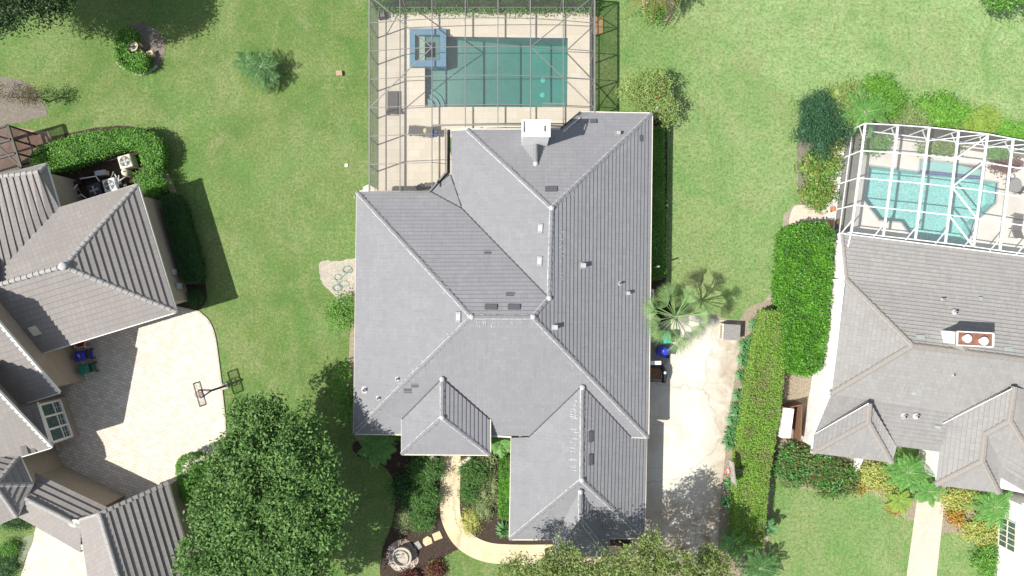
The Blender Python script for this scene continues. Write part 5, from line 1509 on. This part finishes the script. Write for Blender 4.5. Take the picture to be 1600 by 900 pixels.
# island bed C-shaped hedge
hedge('hedge', 'C shaped leafy hedge in the round bed on the left lawn', [(186, 46), (200, 41), (206, 50), (204, 62), (196, 66), (196, 82), (204, 86), (216, 82), (226, 88), (226, 104), (210, 109), (194, 105), (181, 92), (178, 72)], 1.1, G_mid, .15, 220, rough=.1)
tree('twiggy_shrub', 'sparse brown twiggy shrub in the soil bed at the left edge', 'shrub', 28, 150, 1.2, [(0, 0, 1.1, 1.6, .8, .5), (-1.5, .4, 1, 1.0, .8, .5), (1.0, .2, 1.3, .5, .5, .5)], G_dry, M['bark'], 110, 12, .12, .16, .4, trunk_r=.05, core=False, inner=.3)
tree('twiggy_shrub', 'thin dark shrub by the soil bed whose shadow falls on the lawn', 'shrub', 48, 148, 2.0, [(0, 0, 2.0, .9, .7, .5)], G_dry, M['bark'], 60, 12, .14, .16, .4, trunk_r=.05, core=False, inner=.3)

# ------------------------------------------------------------------ objects
def bin_(label, u, v, m, rz, h=1.1):
    c = V(u, v, h); t = thing('wheelie_bin', label, 'bin', (c.x, c.y, 0), 'wheeled household bins', rz=0)
    R = Matrix.Rotation(rz, 3, 'Z')
    def L(x, y, z): q = R @ Vector((x, y, z)); return (q.x, q.y, q.z)
    part('body', MB().bevbox((0, 0, .54), (.78, .66, .96), .06, rz, taper=.8), M['black'] if False else m, t, local=True)
    lid = MB(); c1 = L(-.02, 0, 1.07); lid.bevbox(c1, (.84, .74, .09), .05, rz); lid.bevbox(L(-.02, 0, 1.13), (.55, .5, .05), .04, rz)
    lo = part('lid', lid, m, t, local=True)
    hb = MB(); hb.bevbox(L(.5, 0, 1.03), (.26, .66, .14), .05, rz)
    part('handle', hb, M['black'], t, local=True)
    for sg in (-1, 1):
        a = L(.38, sg * .3, .14); b = L(.38, sg * .38, .14)
        part('wheel', MB().tube([a, b], .14, 16), M['black'], t, local=True)
    em = MB(); em.box(L(-.02, 0, 1.165), (.07, .3, .012), rz + .15); em.box(L(-.12, .03, 1.165), (.05, .2, .012), rz + .15)
    if m is M['bin_blue']: part('lid_print', em, M['mortar'], lo, local=True)
    return t
bin_('blue wheeled bin with white lid print beside the green one, against the tan wall', 125, 556, M['bin_blue'], .2)
bin_('dark green wheeled bin below the blue one, against the tan wall', 131, 577, M['bin_green'], .22)
bin_('teal lidded wheeled bin half under the fan palm', 1041, 529, M['bin_teal'], 0.1)
bin_('blue wheeled bin turned at an angle beside the fan palm', 1036, 550, M['bin_blue'], -.4)

# hose reel by left bins
c = V(124, 539, .8); t = thing('hose_reel', 'small red hose reel cart in white frame above the blue bin', 'hose reel', (c.x, c.y, 0))
part('drum', MB().tube([(c.x - .25, c.y, .5), (c.x + .25, c.y, .58)], .2, 16), M['red'], t)
fb = MB()
for sg in (-1, 1):
    fb.bar((c.x - .4, c.y + sg * .22, .75), (c.x + .4, c.y + sg * .22 + .1, .75), .05); fb.bar((c.x + .4 * sg, c.y - .2, .75), (c.x + .4 * sg, c.y + .3, .75), .05); fb.bar((c.x + .38 * sg, c.y - .2, .0), (c.x + .38 * sg, c.y - .2, .75), .05); fb.bar((c.x + .38 * sg, c.y + .25, .0), (c.x + .38 * sg, c.y + .25, .75), .05)
part('frame', fb, M['white'], t)

# air conditioners
def condenser(label, u, v, rz, body, h=.9):
    c = V(u, v, h); t = thing('air_conditioner', label, 'air conditioner', (c.x, c.y, 0), 'condenser units behind the taupe house')
    part('body', MB().bevbox((0, 0, h / 2), (1.0, 1.0, h), .06, rz), body, t, local=True)
    part('fan_well', MB().tube([(0, 0, h - .02), (0, 0, h + .006)], .40, 28), M['dark'], t, local=True)
    bl = MB()
    for k_ in range(4):
        a = k_ * math.pi / 2 + .4; d = Vector((math.cos(a), math.sin(a), 0)); s_ = Vector((-d.y, d.x, 0))
        bl.quad(d * .08 - s_ * .06 + Vector((0, 0, h + .012)), d * .34 - s_ * .12 + Vector((0, 0, h + .012)), d * .34 + s_ * .1 + Vector((0, 0, h + .03)), d * .08 + s_ * .05 + Vector((0, 0, h + .03)))
    bl.tube([(0, 0, h + .005), (0, 0, h + .045)], .08, 12)
    part('fan', bl, M['grey_metal'], t, local=True)
    gr = MB()
    for r_ in (.2, .3, .4):
        ring_ = [(r_ * math.cos(a * math.pi / 12), r_ * math.sin(a * math.pi / 12), h + .06) for a in range(25)]
        for a, b in zip(ring_, ring_[1:]): gr.bar(a, b, .012)
    part('grille', gr, body, t, local=True)
    return t
condenser('white air conditioner unit next to the roof edge', 171, 289, .28, M['white'])
condenser('pale air conditioner unit half under the curving hedge', 195, 252, .28, M['cream'])
condenser('black air conditioner unit in the shade among the pool pumps', 147, 297, .28, M['dark'])
c = V(193, 268, .9); t = thing('filter_tank', 'pale round pool filter tank between two air conditioners', 'pool filter', (c.x, c.y, 0))
part('tank', MB().lathe((0, 0, 0), [(.3, 0), (.3, .6), (.27, .75), (.15, .86), (.05, .9)], 24), M['cream'], t, smooth=True, local=True)
part('gauge', MB().lathe((.03, 0, .88), [(.05, 0), (.05, .08)], 10), M['dark'], t, local=True)
t = thing('pool_plumbing', 'cluster of white pipes and black pool pumps by the air conditioners', 'pool equipment', P(188, 285))
pb = MB(); o = V(188, 283)
for k_, (a, b, c2) in enumerate((((183, 270), (178, 285), (195, 292)), ((186, 274), (192, 285), (203, 278)), ((193, 276), (192, 300), (198, 302)), ((127, 318), (123, 300), (130, 290)), ((135, 282), (160, 278), (165, 286)), ((130, 312), (138, 306), (145, 312)))):
    z = .5 + .07 * k_
    pb.tube([V(*a, 0) + Vector((0, 0, z)), V(*b, 0) + Vector((0, 0, z + .05)), V(*c2, 0) + Vector((0, 0, z))], .045, 8)
part('pipe', pb, M['white'], t, smooth=True)
for u, v in ((198, 292), (183, 292), (128, 288), (140, 280), (122, 304), (160, 272)):
    c = V(u, v); part('pump', MB().tube([(c.x - .25, c.y, .3), (c.x + .25, c.y + .1, .3)], .17, 14).tube([(c.x - .2, c.y, .3), (c.x - .2, c.y, .55)], .13, 12), M['black'], t)
c = V(157, 270, .6); t = thing('control_box', 'pale grey pump control box in the shade behind the hedge', 'control box', (c.x, c.y, 0))
part('box', MB().bevbox((0, 0, .35), (.8, .35, .5), .04, .15), M['stone'], t, local=True); part('lid', MB().bevbox((0, 0, .63), (.86, .4, .06), .02, .15), M['grey_metal'], t, local=True)
part('post', MB().box((0, 0, .06), (.1, .1, .12)), M['grey_metal'], t, local=True)

# basketball hoops
def hoop(label, bu, bv, rz, bh, clear, arm=1.1):
    """pole base at photo ground position; rz = direction the board faces"""
    c = V(bu, bv); t = thing('basketball_hoop', label, 'basketball hoop', (c.x, c.y, 0))
    R = Matrix.Rotation(rz, 3, 'Z')
    def L(x, y, z): return R @ Vector((x, y, z))
    part('pole', MB().bar(L(0, 0, 0), L(.25, 0, bh - .1), .13), M['dark'], t, local=True)
    ab = MB()
    for sg in (-1, 1):
        ab.bar(L(.2, 0, bh - .1), L(arm, sg * .3, bh + .3), .06); ab.bar(L(.2, 0, bh - .6), L(arm, sg * .3, bh - .25), .05)
    part('arm', ab, M['dark'], t, local=True)
    fb = MB(); W2 = .88
    for a, b in (((-W2, -.45), (W2, -.45)), ((W2, -.45), (W2, .6)), ((W2, .6), (-W2, .6)), ((-W2, .6), (-W2, -.45)), ((-.3, -.3), (.3, -.3)), ((.3, -.3), (.3, .15)), ((.3, .15), (-.3, .15)), ((-.3, .15), (-.3, -.3))):
        big = abs(a[0]) > .5 or abs(b[0]) > .5
        fb.bar(L(arm + .04, a[0], bh + a[1]), L(arm + .04, b[0], bh + b[1]), .07 if big else .04)
    fo = part('backboard_frame', fb, M['dark'] if clear else M['greyboard'], t, local=True)
    part('backboard', MB().box(L(arm + .02, 0, bh + .075), (.04, 1.72, 1.0), rz), M['clear'] if clear else M['stone'], fo, local=True)
    rb = MB(); pts = [L(arm + .35 + .23 * math.cos(a * math.pi / 8), .23 * math.sin(a * math.pi / 8), bh - .25) for a in range(17)]
    for a, b in zip(pts, pts[1:]): rb.bar(a, b, .035)
    rb.bar(L(arm, 0, bh - .25), L(arm + .12, 0, bh - .25), .12, .05)
    ro = part('rim', rb, M['red'], t, local=True)
    nb = MB()
    for k_ in range(12):
        a = k_ * math.pi / 6; b = a + .4
        nb.bar(L(arm + .35 + .23 * math.cos(a), .23 * math.sin(a), bh - .26), L(arm + .35 + .13 * math.cos(b), .13 * math.sin(b), bh - .65), .02)
        nb.bar(L(arm + .35 + .23 * math.cos(a), .23 * math.sin(a), bh - .26), L(arm + .35 + .13 * math.cos(a - .4), .13 * math.sin(a - .4), bh - .65), .02)
    part('net', nb, M['net'], ro, local=True)
    part('footing', MB().bevbox((0, 0, .06), (.5, .5, .12), .04, rz), M['edge_conc'], t, local=True)
    return t
hoop('clear basketball board on a black pole at the edge of the cream paver court', 352, 603, math.pi + .28, 2.3, True, .9)
hoop('pale basketball board on a black pole beside the clipped hedge, over the concrete driveway', 1150, 722, math.pi + .12, 2.4, False, 1.05)

# sun loungers
def lounger(label, u, v, rz, back=.55, extra=None):
    c = V(u, v, .4); t = thing('sun_lounger', label, 'sun lounger', (c.x, c.y, .06), 'sun loungers on the pool deck', rz)
    L1 = 1.25; L2 = .75; W2 = .36
    fb = MB()
    for sg in (-1, 1):
        fb.bar((-L1, sg * W2, .36), (0, sg * W2, .36), .05); fb.bar((0, sg * W2, .36), (L2 * math.cos(back), sg * W2, .36 + L2 * math.sin(back)), .05)
        fb.bar((0, sg * W2, .36), (.55, sg * W2, .1), .04)
    for x, y in ((-L1 + .1, -W2), (-L1 + .1, W2), (-.1, -W2), (-.1, W2)):
        part('leg', MB().bar((x, y, .0), (x, y, .36), .05), M['dark'], t, local=True)
    fb.bar((-L1, -W2, .36), (-L1, W2, .36), .05); fb.bar((.55, -W2, .1), (.55, W2, .1), .04)
    part('frame', fb, M['cage_grey'], t, local=True)
    sb = MB(); sb.quad((-L1, -W2, .385), (0, -W2, .385), (0, W2, .385), (-L1, W2, .385)); 
    part('seat', sb, M['sling'], t, local=True)
    bb = MB().quad((0.01, -W2, .39), (L2 * math.cos(back), -W2, .39 + L2 * math.sin(back)), (L2 * math.cos(back), W2, .39 + L2 * math.sin(back)), (0.01, W2, .39))
    part('backrest', bb, M['sling'], t, local=True)
    return t
lounger('grey sling lounger standing lengthways near the left screen wall', 613, 168, -math.pi / 2)
lounger('grey sling lounger pointing at the house with a yellow hat and blue towel', 664, 206, -.1)
c = V(665, 204, .5); solo('sun_hat', MB().lathe((c.x, c.y, .46), [(.2, 0), (.2, .015), (.1, .03), (.09, .1), (.03, .12)], 18), M['yellow'], 'yellow straw hat lying on the grey lounger', 'hat', (c.x, c.y, .46))
c = V(680, 209, .6); solo('towel', MB().bevbox((c.x, c.y, .68), (.38, .55, .08), .03, -.1), M['towel'], 'blue towel draped over the head of the grey lounger', 'towel', (c.x, c.y, .64))
# dark chair by bottom edge
c = V(657, 293, .5); t = thing('patio_chair', 'dark patio chair in the shade at the lower corner of the pool deck', 'chair', (c.x, c.y, .06))
part('seat', MB().bevbox((0, 0, .42), (.6, .55, .08), .03, .5), M['dark'], t, local=True); part('backrest', MB().box((-.25, -.15, .68), (.06, .55, .5), .5), M['dark'], t, local=True)
for sx in (-.22, .22):
    for sy in (-.2, .2): part('leg', MB().bar((sx, sy, 0), (sx, sy, .42), .05), M['dark'], t, local=True)
part('footrest', MB().bevbox((.6, .15, .35), (.5, .45, .08), .03, .2), M['sling'], t, local=True)
# dark speaker box in cage corner
c = V(596, 22, .5); t = thing('equipment_box', 'dark box in the top left corner of the pool deck', 'box', (c.x, c.y, .06))
part('body', MB().bevbox((0, 0, .25), (.6, .6, .5), .05, .2), M['dark'], t, local=True); part('lid', MB().bevbox((0, 0, .53), (.5, .5, .06), .03, .2), M['cage_grey'], t, local=True)
# inside white cage: furniture
c = V(1585, 290, .7); t = thing('patio_table', 'round grey table on the deck right of the turquoise pool', 'table', (c.x, c.y, .05))
part('tabletop', MB().lathe((0, 0, .68), [(.55, 0), (.55, .04)], 28), M['greyboard'], t, local=True); part('stem', MB().lathe((0, 0, 0), [(.25, 0), (.08, .06), (.05, .66)], 12), M['dark'], t, local=True)
for i, (u, v) in enumerate(((1577, 283), (1594, 298))):
    c = V(u, v, .5); t = thing('patio_chair', ('dark chair at the round grey table, nearest the turquoise pool', 'dark chair at the round grey table, on its lower side')[i], 'chair', (c.x, c.y, .05))
    part('seat', MB().bevbox((0, 0, .42), (.45, .45, .06), .02, i), M['dark'], t, local=True); part('backrest', MB().box((.2 if i else -.2, .1, .65), (.05, .42, .4), i), M['dark'], t, local=True)
    for sx in (-.18, .18):
        for sy in (-.18, .18): part('leg', MB().bar((sx, sy, 0), (sx, sy, .42), .035), M['dark'], t, local=True)
c = V(1588, 365, .4); lounger('pale lounger on the white deck near the lower right of the turquoise pool', 1588, 360, -math.pi / 2 - .15)

# steps/mats
def slab(name, label, cat, pts, z0, z1, m):
    w2 = [P(u, v)[:2] for u, v in pts]; cx = sum(p[0] for p in w2) / len(w2); cy = sum(p[1] for p in w2) / len(w2)
    return solo(name, MB().prism(w2, z0, z1), m, label, cat, (cx, cy, z0))
slab('doorstep', 'tan doorstep slab outside the right wall of the grey screen cage', 'doorstep', [(923, 27), (942, 27), (942, 54), (923, 54)], 0, .12, M['tanwood'])
slab('doormat', 'tan mat at the side door of the white cage', 'doormat', [(1290, 345), (1312, 341), (1310, 357), (1288, 361)], .052, .08, M['tanwood'])
slab('utility_cover', 'small tan utility box in the middle of the left lawn', 'utility box', [(526, 112), (535, 111.5), (536, 119), (527, 119.5)], 0, .25, M['box_tan'])
slab('irrigation_cover', 'tiny pale cover on the lawn left of the screen cage', 'valve cover', [(539, 256), (544, 256), (544, 261), (539, 261)], 0, .08, M['cream'])
slab('stepping_stone', 'buff square stepping stone touching the front path', 'stepping stone', [(675, 834), (687, 829), (692, 840), (679, 845)], .02, .08, M['stone_yellow'])
slab('stepping_stone', 'buff rounded stepping stone in the middle of three', 'stepping stone', [(661, 842), (668, 837), (674, 840), (676, 848), (665, 853), (661, 848)], .02, .08, M['stone_yellow'])
slab('stepping_stone', 'grey angular stepping stone nearest the round fountain', 'stepping stone', [(647, 848), (654, 844), (660, 854), (654, 858), (648, 853)], .02, .1, M['stone_grey'])
slab('splash_block', 'pale concrete pad at the cage corner beside the grey roof', 'pad', [(568, 292), (576, 288), (590, 296), (588, 306), (566, 306)], 0, .06, M['cream'])
slab('boulder', 'small reddish stone beside the croton bed', 'stone', [(1296, 324), (1302, 323), (1304, 330), (1297, 332)], 0, .25, M['terracotta'])

# round tiered fountain
c = V(628, 868); t = thing('spiral_fountain', 'round stone fountain of nested offset bowls in the front mulch bed', 'fountain', (c.x, c.y, 0))
pbm = MB(); a0 = curve([(612, 852), (625, 842), (640, 846), (650, 862), (654, 876), (645, 888), (628, 893), (612, 886), (607, 868)], 4)
part('pebble_ring', MB().flat(g(a0), z=.05), M['pebble'], t)
peb = MB()
for _ in range(260):
    a = random.uniform(0, 6.28); r_ = random.uniform(.75, 1.2); peb.blob((c.x + r_ * math.cos(a), c.y + r_ * math.sin(a), .07), (random.uniform(.04, .09), random.uniform(.04, .09), .05), 6, 4, .1)
part('pebbles', peb, M['pebble'], t)['kind'] = 'stuff'
for (du, dv, r_, z1) in ((2, -3, .76, .75), (0, 0, .58, .62), (-2, 3.5, .42, .5), (-4, 6.5, .25, .42)):
    q = Vector((c.x + du / S, c.y - dv / S, 0))
    bo = part('bowl', MB().lathe(q, [(r_ * .85, 0), (r_, z1 - .05), (r_, z1), (r_ * .86, z1), (r_ * .82, z1 - .25), (.02, z1 - .3)], 32), M['stone'], t, smooth=False)
# island bed ornaments
c = V(207, 72, .8); t = thing('birdbath', 'terracotta birdbath with a blue bowl in the round lawn bed', 'birdbath', (c.x, c.y, 0))
part('pedestal', MB().lathe((0, 0, 0), [(.25, 0), (.12, .1), (.1, .65), (.2, .72)], 16), M['terracotta'], t, local=True)
part('bowl', MB().lathe((0, 0, .7), [(.2, 0), (.42, .1), (.42, .14), (.36, .12), (.1, .06)], 24), M['stone_yellow'], t, local=True)
part('water', MB().lathe((.08, -.1, .8), [(.16, 0), (.16, .01)], 16), M['towel'], t, local=True)
for u, v, lab2, w_ in ((217, 70, 'small square cream pot right of the birdbath', .28), (221, 82, 'cream stick shaped ornament below the birdbath', .2), (235, 84, 'square pale stone block at the centre of the round lawn bed', .42)):
    c = V(u, v, .35)
    mb = MB().bevbox((0 + c.x, c.y, .2), (w_, w_ * (2 if u == 221 else .9), .4), .03, .3 if u != 221 else .35)
    mb.bevbox((c.x, c.y, .42), (w_ * 1.15, w_ * (2.1 if u == 221 else 1.0), .06), .02, .3)
    solo('garden_ornament', mb, M['stone_yellow'], lab2, 'ornament', (c.x, c.y, 0))
# edging of island bed
kb = MB(); a0 = [(183, 96), (190, 104), (203, 112), (220, 117), (234, 112), (246, 103)]
a0 = curve(a0, 4, False); w2 = g(a0)
for a, b in zip(w2, w2[1:]): kb.bar((a[0], a[1], .06), (b[0], b[1], .06), .16, .12)
solo('bed_edging', kb, M['edge_conc'], 'pale curved edging along the lower side of the round lawn bed', 'edging', (w2[0][0], w2[0][1], 0))

# grey topped storage cabinet at driveway head
c = V(1143, 519, 1.0); t = thing('storage_cabinet', 'grey topped cabinet with cream lattice side at the head of the concrete driveway', 'cabinet', (c.x, c.y, 0))
part('body', MB().bevbox((0.02, 0, .48), (1.25, 1.15, .96), .03, -.06), M['brownwood'], t, local=True)
part('top', MB().bevbox((.05, 0, .99), (1.25, 1.2, .06), .02, -.06), M['greyboard'], t, local=True)
lb = MB(); R = Matrix.Rotation(-.06, 3, 'Z')
for k_ in range(6):
    y = -.5 + k_ * .2; lb.bar(R @ Vector((-.64, y, .05)), R @ Vector((-.64, min(.55, y + .25), .93)), .04); lb.bar(R @ Vector((-.64, y + .1, .05)), R @ Vector((-.64, max(-.55, y - .15), .93)), .04)
for z in (.06, .95): lb.bar(R @ Vector((-.65, -.58, z)), R @ Vector((-.65, .58, z)), .09)
for y in (-.58, .58): lb.bar(R @ Vector((-.65, y, 0)), R @ Vector((-.65, y, .97)), .08)
part('lattice', lb, M['cream'], t, local=True)
# black cart + white beam by east wall
c = V(1030, 584, .8); t = thing('garden_cart', 'black metal cart with a round white cap against the right wall of the central house', 'cart', (c.x, c.y, 0))
part('bed', MB().bevbox((-.3, 0, .5), (1.0, .95, .35), .04), M['brownwood'], t, local=True)
fb = MB(); fb.bar((-.8, .55, .7), (.25, .62, .7), .1); fb.bar((-.8, -.55, .7), (.3, -.6, .7), .08)
for sx in (-.7, .3):
    for sy in (-.5, .5): fb.bar((sx, sy, 0), (sx, sy, .7), .07)
part('frame', fb, M['black'], t, local=True)
part('end_panel', MB().tube([(.35, -.7, .75), (.42, -.2, .8), (.36, .3, .8), (.2, .7, .75)], [.16, .2, .2, .1], 10), M['black'], t, local=True)
part('cap', MB().lathe((.4, .1, .98), [(.1, 0), (.1, .05), (.03, .06)], 16), M['white'], t, local=True)
c = V(1026, 567, 2.4); solo('wall_shelf', MB().bevbox((c.x - .4, c.y, 2.35), (1.5, .28, .1), .02), M['cage_white'], 'pale bar projecting from the right wall between the bins and the black cart', 'bracket', (c.x - .4, c.y, 2.3))
for u, v, lb2 in ((1020, 182, 'grey downspout elbow at the top right wall of the grey roofed house'), (1022, 418, 'grey downspout elbow halfway down the right wall of the grey roofed house')):
    c = V(u + 3, v, .3); solo('downspout', MB().bevbox((c.x, c.y, .2), (.7, .18, .12), .03).bar((c.x - .33, c.y, .2), (c.x - .33, c.y, 2.9), .1), M['grey_metal'], lb2, 'downspout', (c.x, c.y, 0))
c = V(1018, 462, .9); condenser('white condenser mostly under the right eave of the grey roofed house', 1012, 462, 0, M['white'])
# orange cord
cb = MB().tube([V(1018, 474) + Vector((0, 0, .05)), V(1026, 466) + Vector((0, 0, .06)), V(1036, 457) + Vector((0, 0, .05))], .03, 6)
solo('cord', cb, M['orange'], 'orange cord on the mulch beside the fan palm', 'cord', P(1026, 466))
# teal garden hose
pts = []
for cu, cv, r_, n_ in ((543, 421, 9, 2), (528, 433, 7, 1.5), (527, 450, 8, 2), (537, 444, 9, 1)):
    for k_ in range(int(14 * n_)):
        a = k_ / 14 * 6.28; rr = r_ * random.uniform(.7, 1); pts.append(V(cu + rr * math.cos(a), cv + rr * .7 * math.sin(a)) + Vector((0, 0, .05 + .0008 * len(pts))))
solo('garden_hose', MB().tube(pts, .016, 6), M['hose'], 'tangled teal garden hose on the sandy patch by the left wall', 'hose', P(535, 435), smooth=True)
# white wall enclosure by right house
A_ = [(1232, 638), (1256, 632), (1262, 636), (1254, 690), (1226, 684)]
t = thing('gate_wall', 'low white wall with a brown gate between the hedges and the white walled house', 'wall', P(1243, 660))
pp = [V(u, v, 1.5) for u, v in A_]
part('panel', MB().bar((pp[0].x - .1, pp[0].y, .75), (pp[4].x - .1, pp[4].y, .75), .5, 1.5), M['stucco_right'], t)
part('cap', MB().bar((pp[0].x + .1, pp[0].y, 1.53), (pp[4].x + .1, pp[4].y, 1.53), .62, .06), M['stucco_right'], t)
part('gate', MB().bar((pp[1].x - .1, pp[1].y, .7), (pp[3].x - .1, pp[3].y, .7), .08, 1.4).bar((pp[0].x, pp[0].y, .7), (pp[1].x, pp[1].y, .7), .08, 1.4), M['brownwood'], t)
# white stub wall/bench under porch
c = V(1335, 730)
t = thing('garden_bench', 'white stub wall bench poking out below the porch roof of the white walled house', 'bench', (c.x, c.y, 0))
part('seat', MB().bevbox((.1, .5, .45), (.5, 1.8, .1), .03, -.4), M['white'], t, local=True)
part('support', MB().box((.1, .5, .2), (.35, 1.5, .4), -.4), M['stucco_right'], t, local=True)
